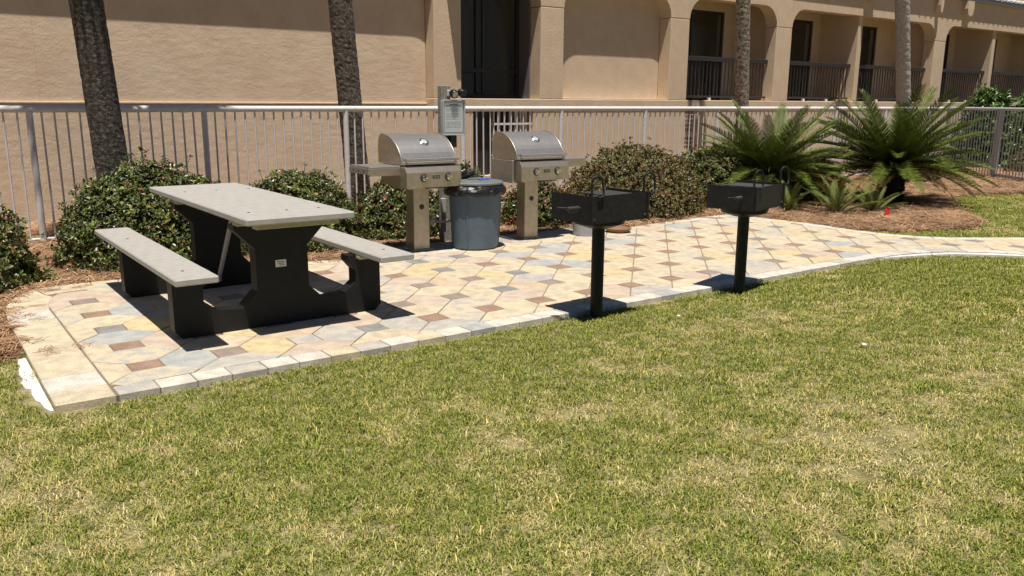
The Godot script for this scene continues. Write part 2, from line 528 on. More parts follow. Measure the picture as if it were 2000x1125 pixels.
func patio():
	var k := MB.new()
	k.slab(inset(cleaned(patio_outer), 0.012), -0.085, -0.009)
	var pt := struct("patio", k, M.sand_joint, "paved patio of cream hexagons and brown squares with a path leading off", "patio")
	var sp := 0.504
	var o := Vector2(3.079, 0.979)
	var h := 0.0925
	var c2 := sp * 0.5
	var cache := {}
	var hex_tones := [["cream", 6.0], ["butter", 4.0], ["yellow", 2.2], ["peach", 2.2], ["rose", 1.5], ["grey", 1.8], ["blue", 1.5], ["mix", 3.0]]
	var sq_tones := [["brown", 5.0], ["taupe", 3.2], ["slate", 1.8], ["grey", 0.5]]
	for i in range(-8, 24):
		for j in range(-11, 7):
			var c := o + Vector2(i, j) * sp
			var shapes := [
				["square_paver", [[-h, -h], [h, -h], [h, h], [-h, h]], "s"],
				["hexagon_paver", [[h, -h], [c2, -c2], [sp - h, -h], [sp - h, h], [c2, c2], [h, h]], "h"],
				["hexagon_paver", [[-h, h], [h, h], [c2, c2], [h, sp - h], [-h, sp - h], [-c2, c2]], "v"]]
			for s in shapes:
				var p := PackedVector2Array()
				for q in s[1]: p.append(c + Vector2(q[0], q[1]))
				var res := Geometry2D.intersect_polygons(p, patio_inner)
				var tone := pick(sq_tones if s[2] == "s" else hex_tones)
				# the apron by the picnic table holds more grey and rose stones
				if s[2] != "s" and c.x < 2.6 and rng.randf() < 0.45:
					tone = pick([["grey", 2.0], ["rose", 3.0], ["blue", 2.5], ["mix", 2.0]])
				for r in res:
					var ar := area(r)
					if ar < 0.0025: continue
					var full := absf(ar - area(p)) < 1e-5
					lay(s[0], p if full else cleaned(r), tone, pt, cache, s[2] if full else "")
	border([[0.31, 0], [7.6, 0], [8.0, -0.03], [8.35, -0.12], [8.65, -0.24], [8.95, -0.5], [9.2, -0.8], [13.04, -3.98]], 0.16, 0.21, [["pale", 5.0], ["grey", 1.2], ["butter", 0.8], ["blue", 0.6]], pt)
	border([[14.25, -3.45], [10.4, -0.249], [9.95, 0.03], [9.62, 0.275], [9.35, 0.6], [9.22, 1.0], [9.25, 2.0], [9.1, 3.2]], 0.16, 0.21, [["pale", 4.0], ["butter", 2.0], ["grey", 1.0]], pt)
	border([[9.1, 3.2], [6.3, 3.0], [3.4, 2.92], [2.7, 3.1], [0.63, 3.25]], 0.16, 0.21, [["butter", 3.0], ["pale", 3.0], ["grey", 0.8]], pt)
	border([[0.63, 3.25], [0.27, 3.2], [0.1, 2.9], [0, 2.5], [0, 0]], 0.30, 0.31, [["butter", 4.0], ["cream", 3.0], ["pale", 1.0], ["yellow", 1.2]], pt)
	# concrete strip the gas grills stand on
	k = MB.new()
	k.slab(poly([[3.35, 2.925], [6.35, 3.008], [6.35, 3.42], [3.35, 3.36]]), -0.08, -0.004)
	struct("concrete_pad", k, M.concrete, "narrow grey concrete strip under the two gas grills", "pad")
	# white concrete haunching showing at the edges
	k = MB.new()
	k.slab(poly([[-0.005, 0.02], [-0.005, 1.15], [-0.045, 1.14], [-0.06, 1.04], [-0.052, 0.98], [-0.07, 0.9], [-0.08, 0.78], [-0.068, 0.70], [-0.09, 0.62], [-0.08, 0.5], [-0.055, 0.46], [-0.065, 0.36], [-0.06, 0.24], [-0.045, 0.2], [-0.04, 0.1], [-0.02, 0.02]]), -0.09, -0.03)
	struct("concrete_haunch", k, M.white_concrete, "bare white concrete haunch along the short side of the patio", "edging")
	k = MB.new()
	k.slab(poly([[7.7, -0.012], [8.0, -0.04], [8.35, -0.13], [8.65, -0.25], [8.95, -0.51], [9.2, -0.81], [9.6, -1.14], [9.55, -1.2], [9.13, -0.86], [8.88, -0.58], [8.6, -0.33], [8.32, -0.2], [8.0, -0.1]]), -0.09, -0.012)
	struct("path_edging", k, M.white_concrete, "thin white concrete edge where the path curves off the patio", "edging")

func in_view(a: float, b: float, far: float, margin := 0.16) -> bool:
	var d := Vector2(a + 0.52, b + 4.767)
	var f := d.dot(Vector2(0.588, 0.8086))
	if f < 1.6 or f > far: return false
	return absf(d.dot(Vector2(0.8086, -0.588))) < f * (0.6076 + margin) + 0.9

func grass_tuft(sd: int, n: int, rad: float, hgt: float, tones: Array, width := 0.0042) -> ArrayMesh:
	var r := RandomNumberGenerator.new()
	r.seed = sd
	var k := MB.new()
	for i in n:
		var p := Vector3(r.randf_range(-rad, rad), 0, r.randf_range(-rad, rad))
		var az := r.randf() * TAU
		var dir := Vector3(cos(az), 0, sin(az))
		var side := Vector3(-sin(az), 0, cos(az)).rotated(Vector3.UP, r.randf_range(-0.6, 0.6)) * width * r.randf_range(0.35, 0.65)
		var hh := hgt * r.randf_range(0.55, 1.15)
		var lean := r.randf_range(0.3, 2.2) * hh
		var c: Color = tones[r.randi() % tones.size()]
		k.col = c * r.randf_range(0.75, 1.25)
		k.col.a = 1.0
		var m := p + dir * lean * 0.4 + Vector3(0, hh * 0.65, 0)
		var t := p + dir * lean + Vector3(0, hh * (1.0 if lean < hh else 0.55), 0)
		var nn := (Vector3.UP * 0.8 - dir * 0.35).normalized()
		k.trin(p - side, p + side, m + side * 0.9, nn, nn, nn)
		k.trin(p - side, m + side * 0.9, m - side * 0.9, nn, nn, nn)
		k.trin(m - side * 0.9, m + side * 0.9, t, nn, nn, nn)
	return k.commit()

func lawn():
	var k := MB.new()
	k.quad(V(-60, -0.046, -60), V(90, -0.046, -60), V(90, -0.046, 60), V(-60, -0.046, 60))
	struct("ground", k, M.soil, "thatch and soil of the mown lawn", "ground")
	k = MB.new()
	k.slab(bed, -0.09, -0.03)
	struct("mulch_bed", k, M.mulch, "planting bed covered in brown pine straw", "planting bed")
	var green := [C(0.135, 0.20, 0.030), C(0.19, 0.245, 0.042), C(0.28, 0.305, 0.070), C(0.085, 0.13, 0.022), C(0.36, 0.325, 0.115)]
	var mixed := [C(0.18, 0.225, 0.045), C(0.31, 0.31, 0.085), C(0.52, 0.45, 0.20), C(0.42, 0.375, 0.145), C(0.095, 0.14, 0.027)]
	var dry := [C(0.57, 0.485, 0.25), C(0.51, 0.425, 0.20), C(0.42, 0.365, 0.15), C(0.61, 0.52, 0.29), C(0.21, 0.235, 0.06)]
	var sets := []
	for q in [green, mixed, dry]:
		for s in 2:
			sets.append(grass_tuft(900 + sets.size(), 22, 0.036, 0.023 if q != dry else 0.017, q, 0.0032))
	var n1 := noise(5, 0.55, 3)
	var n2 := noise(6, 2.6, 3)
	var n3 := noise(8, 9.0, 2)
	var xs := [[], [], [], [], [], []]
	var cs := [[], [], [], [], [], []]
	var hard := PackedVector2Array(patio_outer)
	for gx in range(-60, 240):
		for gz in range(-52, 50):
			var a0 := gx * 0.1
			var b0 := gz * 0.1
			if not in_view(a0, b0, 22.0): continue
			var d := Vector2(a0 + 0.52, b0 + 4.767).length()
			var n := 11 if d < 4.5 else (8 if d < 7.0 else (5 if d < 11.0 else 3))
			for i in n:
				var a := a0 + rng.randf() * 0.1
				var b := b0 + rng.randf() * 0.1
				var q := Vector2(a, b)
				if Geometry2D.is_point_in_polygon(q, hard): continue
				if Geometry2D.is_point_in_polygon(q, bed): continue
				if a > 0.0 and a < 7.9 and b > -0.03 and rng.randf() < 0.7: continue
				if a < -0.004 and a > -0.15 and b > 0.0 and b < 1.1 and rng.randf() < (0.93 if a > -0.02 - (0.09 - 0.1 * absf(b - 0.6)) else 0.3): continue
				# dry patches, with lush grass near the pavers and by the grill posts
				var w := n1.get_noise_2d(a, b) * 0.85 + n2.get_noise_2d(a, b) * 0.75 + n3.get_noise_2d(a, b) * 0.55 - 0.01
				w -= 0.42 * exp(-pow((b + 0.35) / 0.45, 2.0)) * (1.0 if a > 0.5 else 0.3)
				w -= 0.22 * exp(-(pow((a - 7.0) / 2.6, 2.0) + pow((b + 1.0) / 1.0, 2.0)))
				w -= 0.12 * exp(-(pow((a - 12.5) / 3.5, 2.0) + pow(b / 2.0, 2.0)))
				w += 0.22 * exp(-(pow((a - 3.6) / 1.6, 2.0) + pow((b + 2.4) / 0.9, 2.0)))
				w -= 0.10
				if w > 0.34 and rng.randf() < minf((w - 0.34) * 3.5, 0.75): continue
				var pickw := w + rng.randf_range(-0.16, 0.16)
				var t := 0 if pickw < -0.08 else (2 if pickw < 0.2 else 4)
				t += rng.randi() % 2
				var s := rng.randf_range(0.7, 1.25) * (1.0 if d < 7.0 else 1.3) * (1.5 if rng.randf() < 0.03 else 1.0)
				xs[t].append(Transform3D(Basis(Vector3.UP, rng.randf() * TAU).scaled(Vector3(s, s * rng.randf_range(0.7, 1.2), s)), V(a, -0.048, b)))
				var g := rng.randf_range(0.82, 1.15)
				cs[t].append(Color(g * rng.randf_range(0.94, 1.08), g, g * rng.randf_range(0.85, 1.1)))
	var go := Node3D.new()
	go.name = "grass"
	add_child(go)
	tag(go, "short mown lawn grass, green with dry straw coloured patches", "grass", "stuff")
	for t in 6:
		scatter("blades", sets[t], M.grass, xs[t], cs[t], go)
	# pine straw
	var needles := []
	for v in 3:
		var r := RandomNumberGenerator.new()
		r.seed = 300 + v
		k = MB.new()
		for i in 22:
			var p := Vector3(r.randf_range(-0.11, 0.11), r.randf_range(0.0, 0.022), r.randf_range(-0.11, 0.11))
			var dir := Vector3(1, r.randf_range(-0.12, 0.22), 0).rotated(Vector3.UP, r.randf() * TAU) * r.randf_range(0.05, 0.11)
			var sd := dir.cross(Vector3.UP).normalized() * r.randf_range(0.0018, 0.0036)
			var tone: Color = [C(0.46, 0.275, 0.155), C(0.36, 0.20, 0.11), C(0.55, 0.37, 0.225), C(0.24, 0.125, 0.068)][r.randi() % 4]
			k.col = tone
			var up := Vector3(0, 0.006, 0)
			k.quad(p - dir - sd, p - sd + up, p + sd + up, p - dir + sd)
			k.quad(p - sd + up, p + dir - sd, p + dir + sd, p + sd + up)
		needles.append(k.commit())
	var nx := [[], [], []]
	var nc := [[], [], []]
	var nn := noise(91, 0.9, 3)
	for gx in range(-20, 84):
		for gz in range(-8, 31):
			var a0 := gx * 0.25
			var b0 := gz * 0.25
			if not in_view(a0, b0, 25.0): continue
			var d := Vector2(a0 + 0.52, b0 + 4.767).length()
			for i in (14 if d < 11.0 else 11):
				var a := a0 + rng.randf() * 0.25
				var b := b0 + rng.randf() * 0.25
				if not Geometry2D.is_point_in_polygon(Vector2(a, b), bed): continue
				if a > 3.33 and a < 6.37 and b < 3.44: continue
				var v := rng.randi() % 3
				var s := rng.randf_range(0.7, 1.2)
				var tilt := Basis(Vector3(rng.randf_range(-1, 1), 0, rng.randf_range(-1, 1)).normalized(), rng.randf_range(0, 0.22))
				nx[v].append(Transform3D(tilt * Basis(Vector3.UP, rng.randf() * TAU).scaled(Vector3(s, s * 1.2, s)), V(a, -0.027, b)))
				var g := 0.92 + 0.35 * nn.get_noise_2d(a, b) + rng.randf_range(-0.12, 0.12)
				nc[v].append(Color(g, g, g * 0.98))
	for i in 110:
		var a := rng.randf_range(-0.02, 9.0)
		var b := 3.12 - absf(rng.randfn(0.0, 0.10))
		if i % 9 == 0:
			a = absf(rng.randfn(0.0, 0.12)); b = rng.randf_range(1.0, 3.0)
		if not Geometry2D.is_point_in_polygon(Vector2(a, b), patio_outer): continue
		var v := rng.randi() % 3
		nx[v].append(Transform3D(Basis(Vector3.UP, rng.randf() * TAU).scaled(Vector3(0.55, 0.25, 0.55) * rng.randf_range(0.5, 1.0)), V(a, 0.001, b)))
		nc[v].append(Color(0.9, 0.9, 0.9))
	var so := Node3D.new()
	so.name = "pine_straw"
	add_child(so)
	tag(so, "loose brown pine needles strewn over the planting beds", "pine straw", "stuff")
	for v in 3:
		scatter("needles", needles[v], M.straw, nx[v], nc[v], so)

# ---------------------------------------------------------------- building
const BF := 7.34   # front plane of the pillars

func arch_panel(a0: float, a1: float, top: float, spring: float, crown: float, r: float, round0 := true, round1 := true) -> PackedVector2Array:
	# wall over an opening from a0 to a1, seen from the front, in (a, y)
	var p := PackedVector2Array([Vector2(a0, top), Vector2(a0, spring)])
	if round0:
		for i in 9:
			var t := PI - PI * 0.5 * i / 8.0
			p.append(Vector2(a0 + r + r * cos(t), crown - r + r * sin(t)))
	else:
		p.append(Vector2(a0, crown))
	if round1:
		for i in 9:
			var t := PI * 0.5 - PI * 0.5 * i / 8.0
			p.append(Vector2(a1 - r + r * cos(t), crown - r + r * sin(t)))
	else:
		p.append(Vector2(a1, crown))
	p.append(Vector2(a1, spring))
	p.append(Vector2(a1, top))
	var q := PackedVector2Array()
	for x in p:
		if q.is_empty() or q[q.size() - 1].distance_to(x) > 1e-3: q.append(x)
	return q

func wallbox(called, a0, a1, y0, y1, b0, b1, m, parent, bev := 0.0):
	return boxpart(called, V((a0 + a1) * 0.5, (y0 + y1) * 0.5, (b0 + b1) * 0.5), Vector3(a1 - a0, y1 - y0, b1 - b0), m, parent, bev)

func building():
	var h := thing("hotel_building", "tan stucco hotel wing with rounded arches, balconies and a grey metal roof", "building")
	var spring := 3.18
	var crown := 3.60
	var top := 4.62
	# lower storey wall, split round the basement opening
	wallbox("lower_wall", -9.0, 6.70, -0.3, 1.50, 7.57, 7.9, M.stucco_rough, h)
	wallbox("lower_wall", 6.71, 7.47, -0.3, 1.45, BF + 0.02, 7.9, M.stucco, h)
	wallbox("lower_wall", 7.472, 8.748, -0.3, 0.30, BF + 0.02, 7.9, M.stucco, h)
	wallbox("lower_wall", 8.75, 12.62, -0.3, 1.45, BF + 0.02, 7.9, M.stucco, h)
	wallbox("lower_wall", 13.0, 34.0, -0.3, 1.45, BF + 0.02, 7.9, M.stucco, h)
	wallbox("lower_wall", 12.622, 12.998, -0.3, 0.60, BF + 0.02, 7.9, M.stucco, h)
	wallbox("lower_wall", 7.472, 8.748, 1.42, 1.45, BF + 0.022, 7.9, M.stucco, h)
	wallbox("string_course", 6.705, 34.0, 1.452, 1.605, BF - 0.005, 9.3, M.stucco, h, 0.01)
	# left bay: a wide recessed wall with its ledge
	wallbox("bay_wall", -9.0, 6.70, 1.53, top, 7.60, 7.9, M.stucco_rough, h)
	wallbox("ledge", -9.0, 6.70, 1.502, 1.53, 7.562, 7.9, M.stucco, h, 0.006)
	wallbox("control_joint", 1.06, 1.065, 1.54, 3.5, 7.597, 7.5995, M.stucco, h)
	# pillars with a groove at the springing line
	for p in [[6.71, 7.23], [8.88, 9.40], [12.10, 12.63], [15.38, 15.92], [21.98, 22.53], [28.6, 29.15]]:
		wallbox("pillar", p[0], p[1], 1.607, spring - 0.012, BF, BF + 0.30, M.stucco, h, 0.008)
		wallbox("pillar_core", p[0] + 0.02, p[1] - 0.02, spring - 0.012, spring, BF + 0.02, BF + 0.28, M.stucco, h)
		wallbox("pillar_head", p[0], p[1], spring, top, BF, BF + 0.30, M.stucco, h, 0.008)
	var bays := [[-9.0, 6.71, false, true], [7.23, 8.88, true, true], [9.40, 12.10, true, true], [12.63, 15.38, true, true], [15.92, 21.98, true, true], [22.53, 28.6, true, true]]
	for b in bays:
		var k := MB.new()
		k.prism(arch_panel(b[0] + 0.001, b[1] - 0.001, top, spring + 0.002, crown, 0.42, b[2], b[3]), -BF - 0.299, -BF - 0.001)
		part("arch_panel", k, M.stucco, h)
	# blind arch
	wallbox("blind_wall", 9.40, 12.10, 1.63, top, BF + 0.30, BF + 0.6, M.stucco, h)
	wallbox("blind_sill", 9.38, 12.12, 1.607, 1.63, BF + 0.02, BF + 0.5, M.stucco, h, 0.006)
	# window bay
	var w := Node3D.new()
	w.name = "window"
	h.add_child(w)
	wallbox("jamb", 8.86, 9.0, 1.607, top, BF + 0.302, 8.10, M.reveal_grey, w)
	wallbox("jamb", 7.10, 7.25, 1.607, top, BF + 0.302, 8.10, M.reveal_grey, w)
	for a in [7.25, 7.92, 8.06, 8.80]:
		wallbox("mullion", a, a + 0.06, 1.70, 3.9, 7.95, 8.02, M.bronze, w, 0.004)
	for y in [1.61, 2.05, 3.84]:
		wallbox("transom", 7.252, 8.858, y, y + 0.07, 7.945, 8.03, M.bronze, w, 0.004)
	for q in [[7.31, 7.92], [8.12, 8.80]]:
		wallbox("pane", q[0], q[1], 1.68, 2.05, 7.98, 7.986, M.glass, w)
		wallbox("pane", q[0], q[1], 2.12, 3.84, 7.98, 7.986, M.glass, w)
	wallbox("panel", 7.98, 8.06, 1.68, 3.84, 7.975, 7.99, M.bronze, w)
	wallbox("room_wall", 6.8, 9.4, 1.6, 4.0, 10.2, 10.3, M.room, h)
	wallbox("room_wall", 6.7, 6.8, 1.6, 4.0, 8.1, 10.3, M.room, h)
	wallbox("room_wall", 9.4, 9.5, 1.6, 4.0, 8.1, 10.3, M.room, h)
	wallbox("room_ceiling", 6.7, 9.5, 3.92, 4.0, 7.7, 10.3, M.room, h)
	wallbox("room_floor", 6.7, 9.5, 1.5, 1.604, 9.301, 10.3, M.room, h)
	wallbox("room_wall", 6.7, 7.10, 1.606, 4.0, 8.02, 8.1, M.room, h)
	wallbox("room_wall", 9.0, 9.5, 1.606, 4.0, 8.02, 8.1, M.room, h)
	wallbox("window_curtain", 7.5, 7.75, 1.65, 3.9, 8.25, 8.33, M.curtain, h, 0.03)
	wallbox("added_hood", 6.88, 8.5, 3.72, 3.80, BF - 0.46, BF - 0.001, M.stucco, h, 0.01)  # unseen slab added above the opening to cast the diagonal shadow on the pillar
	# basement opening with a white louvre grille
	var g := Node3D.new()
	g.name = "basement_grille"
	h.add_child(g)
	wallbox("well_back", 7.2, 9.0, -0.3, 1.44, 9.6, 9.7, M.room, g)
	wallbox("well_side", 7.2, 7.3, -0.3, 1.44, 7.91, 9.6, M.room, g)
	wallbox("well_side", 8.9, 9.0, -0.3, 1.44, 7.91, 9.6, M.room, g)
	wallbox("well_floor", 7.3, 8.9, -0.3, -0.2, 7.91, 9.6, M.room, g)
	for i in 8:
		wallbox("bar", 7.93 + i * 0.115, 7.955 + i * 0.115, 0.3, 1.42, 7.42, 7.45, M.white_paint, g)
	for y in [0.62, 0.90, 1.16]:
		wallbox("shelf", 7.93, 8.745, y, y + 0.035, 7.40, 7.48, M.white_paint, g)
	wallbox("access_door", 7.5, 7.90, 0.3, 1.41, 7.52, 7.56, M.bronze, g)
	# vent of pierced blocks
	var v := Node3D.new()
	v.name = "vent_block"
	h.add_child(v)
	wallbox("backing", 12.622, 12.998, 0.6, 1.45, 7.55, 7.6, M.room, v)
	for i in 5:
		wallbox("web", 12.622 + i * 0.088, 12.646 + i * 0.088, 0.6, 1.45, BF + 0.03, BF + 0.1, M.stucco, v)
	for i in 10:
		var y := 0.6 + i * 0.088
		wallbox("course", 12.622, 12.998, y, y + (0.03 if i != 3 else 0.09), BF + 0.026, BF + 0.105, M.stucco, v)
	# balconies
	var bal := [[12.63, 15.38], [15.92, 18.54], [18.74, 21.98], [22.53, 25.2], [25.4, 28.6]]
	var bb := 8.45
	wallbox("balcony_ceiling", 12.4, 34.0, 3.72, 3.80, BF + 0.31, 12.6, M.stucco, h)
	for a in [12.3, 15.55, 22.15, 28.8]:
		wallbox("partition", a, a + 0.2, 1.606, 3.72, BF + 0.31, bb, M.stucco, h)
	for a in [18.54, 25.2]:
		wallbox("partition", a, a + 0.18, 1.606, 3.72, BF + 0.06, BF + 0.36, M.stucco, h)
		wallbox("partition", a + 0.004, a + 0.176, 1.606, 3.72, BF + 0.361, bb, M.stucco, h)
	wallbox("room_wall", 12.2, 34.0, 1.5, 3.8, 12.6, 12.7, M.room, h)
	wallbox("room_wall", 12.2, 12.3, 1.5, 3.8, bb, 12.6, M.room, h)
	wallbox("room_floor", 12.2, 34.0, 1.5, 1.60, 9.301, 12.6, M.room, h)
	wallbox("door_header", 12.3, 34.0, 3.535, 3.72, bb, bb + 0.2, M.stucco, h)
	var edge := 12.3
	for q in bal:
		var x0: float = q[0] + 0.3
		var x1: float = q[0] + 2.3
		wallbox("balcony_back", edge, x0 - 0.032, 1.606, 3.535, bb, bb + 0.2, M.stucco, h)
		edge = x1 + 0.032
		var d := Node3D.new()
		d.name = "balcony_door"
		h.add_child(d, true)
		wallbox("pane", x0, x1, 1.64, 3.47, bb + 0.06, bb + 0.066, M.glass, d)
		wallbox("curtain", x0, lerpf(x0, x1, 0.45), 1.66, 3.5, bb + 0.25, bb + 0.30, M.curtain, d, 0.01)
		for a in [x0, (x0 + x1) * 0.5, x1]:
			wallbox("frame", a - 0.03, a + 0.03, 1.607, 3.47, bb + 0.02, bb + 0.055, M.bronze, d, 0.004)
		wallbox("frame", x0 - 0.03, x1 + 0.03, 3.472, 3.53, bb + 0.02, bb + 0.07, M.bronze, d, 0.004)
		var r := Node3D.new()
		r.name = "balcony_railing"
		h.add_child(r, true)
		wallbox("top_rail", q[0] + 0.002, q[1] - 0.002, 2.40, 2.49, BF + 0.17, BF + 0.23, M.rail_dark, r, 0.006)
		wallbox("bottom_rail", q[0] + 0.002, q[1] - 0.002, 1.66, 1.70, BF + 0.18, BF + 0.22, M.rail_dark, r, 0.004)
		var n := int((q[1] - q[0]) / 0.112)
		var mb := MB.new()
		mb.box(Vector3.ZERO, Vector3(0.022, 0.70, 0.022), 0.003)
		var bm := mb.commit()
		for i in range(1, n):
			var o := obj("baluster", bm, M.rail_dark, r)
			o.position = V(q[0] + (q[1] - q[0]) * i / n, 2.05, BF + 0.20)
		for f in [0.33, 0.67]:
			wallbox("foot_bracket", q[0] + (q[1] - q[0]) * f - 0.03, q[0] + (q[1] - q[0]) * f + 0.03, 1.606, 1.66, BF + 0.175, BF + 0.225, M.white_paint, r)
	wallbox("balcony_back", edge, 34.0, 1.606, 3.535, bb, bb + 0.2, M.stucco, h)
	# body, eave and roof
	wallbox("back_wall", -9.0, 34.0, -0.3, top, 13.0, 13.2, M.stucco, h)
	wallbox("end_wall", -9.2, -9.0, -0.3, top, 7.345, 13.2, M.stucco, h)
	wallbox("end_wall", 34.0, 34.2, -0.3, top, 7.345, 13.2, M.stucco, h)
	wallbox("ceiling_slab", -9.0, 34.0, top, top + 0.1, 7.345, 13.2, M.stucco, h)
	var rf: MeshInstance3D = wallbox("eave", -9.2, 34.2, 4.26, 4.36, 7.245, BF - 0.001, M.roof, h, 0.01)
	var k := MB.new()
	k.quad(V(-9.2, 4.362, 7.19), V(34.2, 4.362, 7.19), V(34.2, 5.9, 10.2), V(-9.2, 5.9, 10.2))
	part("roof_sheet", k, M.roof, rf)
	var rb := MB.new()
	rb.tube([V(0, 4.375, 7.18), V(0, 5.62, 9.6)], 0.035, 6)
	var rbm := rb.commit()
	for i in 44:
		var o := obj("roof_rib", rbm, M.roof, rf)
		o.position.x = 21.0 + i * 0.28
	for q in [[21.86, 0.13], [23.35, 0.30]]:
		k = MB.new()
		k.prism(poly([[-q[1] * 0.5, 4.25], [-q[1] * 0.55, 4.05], [-q[1] * 0.4, 3.9], [0, 3.85], [q[1] * 0.4, 3.9], [q[1] * 0.55, 4.05], [q[1] * 0.5, 4.25]]), 0, 0.16, Transform3D(Basis(), V(q[0], 0, BF - 0.001)))
		part("bracket", k, M.stucco, h)
	var lamp := Node3D.new()
	lamp.name = "wall_light"
	h.add_child(lamp)
	wallbox("housing", 18.55, 18.95, 3.96, 4.06, BF - 0.22, BF - 0.001, M.stucco, lamp, 0.02)
	wallbox("diffuser", 18.58, 18.92, 3.945, 3.96, BF - 0.2, BF - 0.02, M.lens, lamp, 0.004)

# ---------------------------------------------------------------- fence
func fences():
	var f := thing("picket_fence", "long white metal picket fence with a round top rail before the stucco wall", "fence", V(0, 0, 5.92))
	var k := MB.new()
	k.tube([V(-3, 1.452, 0), V(20.2, 1.452, 0)], 0.038, 14)
	part("top_rail", k, M.fence_rail, f)
	k = MB.new()
	k.tube([V(-3, 0.02, 0), V(20.2, 0.02, 0)], 0.018, 8)
	part("bottom_rail", k, M.fence, f)
	var pm := MB.new()
	pm.tube([V(0, -0.05, 0), V(0, 1.43, 0)], 0.0115, 6)
	var pk := pm.commit()
	pm = MB.new()
	pm.tube([V(0, -0.1, 0), V(0, 1.425, 0)], 0.036, 12)
	var po := pm.commit()
	for i in range(-2, 11):
		var a := 0.73 + 1.87 * i
		if a > -3.0:
			obj("post", po, M.fence, f).position.x = a
		for j in range(1, 15):
			var x := a + 0.1247 * j
			if x > -3.0 and x < 20.1:
				var o := obj("picket", pk, M.fence, f)
				o.position.x = x
				o.rotation = Vector3(rng.randf_range(-0.004, 0.004), 0, rng.randf_range(-0.006, 0.006))
	# gate section that turns back towards the lawn
	var p0 := Vector2(20.2, 5.85)
	var p1 := Vector2(19.03, 4.13)
	var d := (p1 - p0).normalized()
	var turn := atan2(-d.x, d.y) + PI / 2
	var g := thing("gate_fence", "metal picket panel and gate beyond the sago palms, with shade put into its blue-grey colour", "gate", V(p0.x, 0, p0.y), 0.0)
	var L1 := p0.distance_to(p1)
	var L2 := L1 + 2.1
	var at := func(s: float, y: float) -> Vector3:
		return V(d.x * s, y, d.y * s)
	k = MB.new(); k.tube([at.call(0, 1.46), at.call(L2, 1.46)], 0.034, 12); part("top_rail", k, M.fence_shaded, g)
	k = MB.new(); k.tube([at.call(L1 + 0.06, 0.05), at.call(L2, 0.05)], 0.022, 8); part("bottom_rail", k, M.fence_shaded, g)
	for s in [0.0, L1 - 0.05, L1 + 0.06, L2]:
		k = MB.new(); k.tube([at.call(s, -0.05), at.call(s, 1.44)], 0.036, 12); part("post", k, M.fence_shaded, g)
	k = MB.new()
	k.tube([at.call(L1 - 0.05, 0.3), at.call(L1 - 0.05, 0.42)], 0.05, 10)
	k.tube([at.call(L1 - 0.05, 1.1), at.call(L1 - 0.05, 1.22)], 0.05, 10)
	part("hinge", k, M.fence_shaded, g)
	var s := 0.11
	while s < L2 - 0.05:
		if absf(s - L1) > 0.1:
			obj("picket", pk, M.fence_shaded, g).position = at.call(s, 0)
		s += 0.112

# ---------------------------------------------------------------- picnic table
func picnic_table():
	var t := thing("picnic_table", "picnic table with grey plank top, two bench seats and black end frames", "picnic table", V(1.61, 0, 1.75))
	boxpart("tabletop", Vector3(0, 0.8025, 0), Vector3(0.755, 0.045, 2.48), M.lumber, t, 0.008)
	for s in [-1, 1]:
		boxpart("seat", Vector3(s * 0.70 - 0.005, 0.467, 0), Vector3(0.27, 0.045, 2.5), M.lumber, t, 0.008)
	var half := [[0.71, 0], [0.76, 0.05], [0.76, 0.442], [0.50, 0.442], [0.50, 0.40], [0.56, 0.33], [0.56, 0.235], [0.47, 0.165], [0.30, 0.15], [0.19, 0.26], [0.19, 0.56], [0.33, 0.70], [0.33, 0.735]]
	var p := PackedVector2Array()
	for q in half: p.append(Vector2(q[0], q[1]))
	for i in range(half.size() - 1, -1, -1): p.append(Vector2(-half[i][0], half[i][1]))
	for z in [0.83, -0.64]:
		var k := MB.new()
		k.prism(p, z - 0.12, z)
		part("end_frame", k, M.black_plastic, t)
		boxpart("cleat", Vector3(0.0, 0.757, z + 0.03), Vector3(0.66, 0.042, 0.10), M.lumber_end, t, 0.003)
		for s in [-1, 1]:
			boxpart("seat_cleat", Vector3(s * 0.66, 0.43, z + 0.045), Vector3(0.20, 0.024, 0.07), M.lumber_end, t, 0.003)
	for z in [1.13, -1.13]:
		boxpart("end_cleat", Vector3(0.0, 0.761, z), Vector3(0.58, 0.037, 0.09), M.lumber_end, t, 0.003)
	var k := MB.new()
	k.tube([Vector3(-0.02, 0.07, -0.60), Vector3(-0.03, 0.11, -0.57), Vector3(-0.06, 0.74, 0.02)], 0.019, 8)
	part("brace", k, M.galv, t)
	k = MB.new()
	k.tube([Vector3(0.05, 0.12, 0.70), Vector3(0.05, 0.16, 0.67), Vector3(0.06, 0.74, 0.06)], 0.019, 8)
	part("brace", k, M.galv, t)
	boxpart("label_plate", Vector3(-0.012, 0.442, 0.8315), Vector3(0.078, 0.05, 0.003), M.white_paint, t, 0.0)
	for i in 3:
		boxpart("label_print", Vector3(-0.014 + i * 0.004, 0.454 - i * 0.012, 0.8335), Vector3(0.05 - i * 0.008, 0.004, 0.001), M.bolt, t, 0.0)
	var bm := MB.new()
	bm.lathe([Vector2(0.011, 0), Vector2(0.009, 0.003), Vector2(0.0, 0.0035)], 10)
	var bolt := bm.commit()
	for z in [0.86, -0.7]:
		for x in [-0.26, 0.0, 0.26]:
			obj("bolt_head", bolt, M.bolt, t).position = Vector3(x + rng.randf_range(-0.03, 0.03), 0.825, z + 0.05)
		for x in [-0.72, 0.72]:
			obj("bolt_head", bolt, M.bolt, t).position = Vector3(x, 0.4895, z + 0.12)

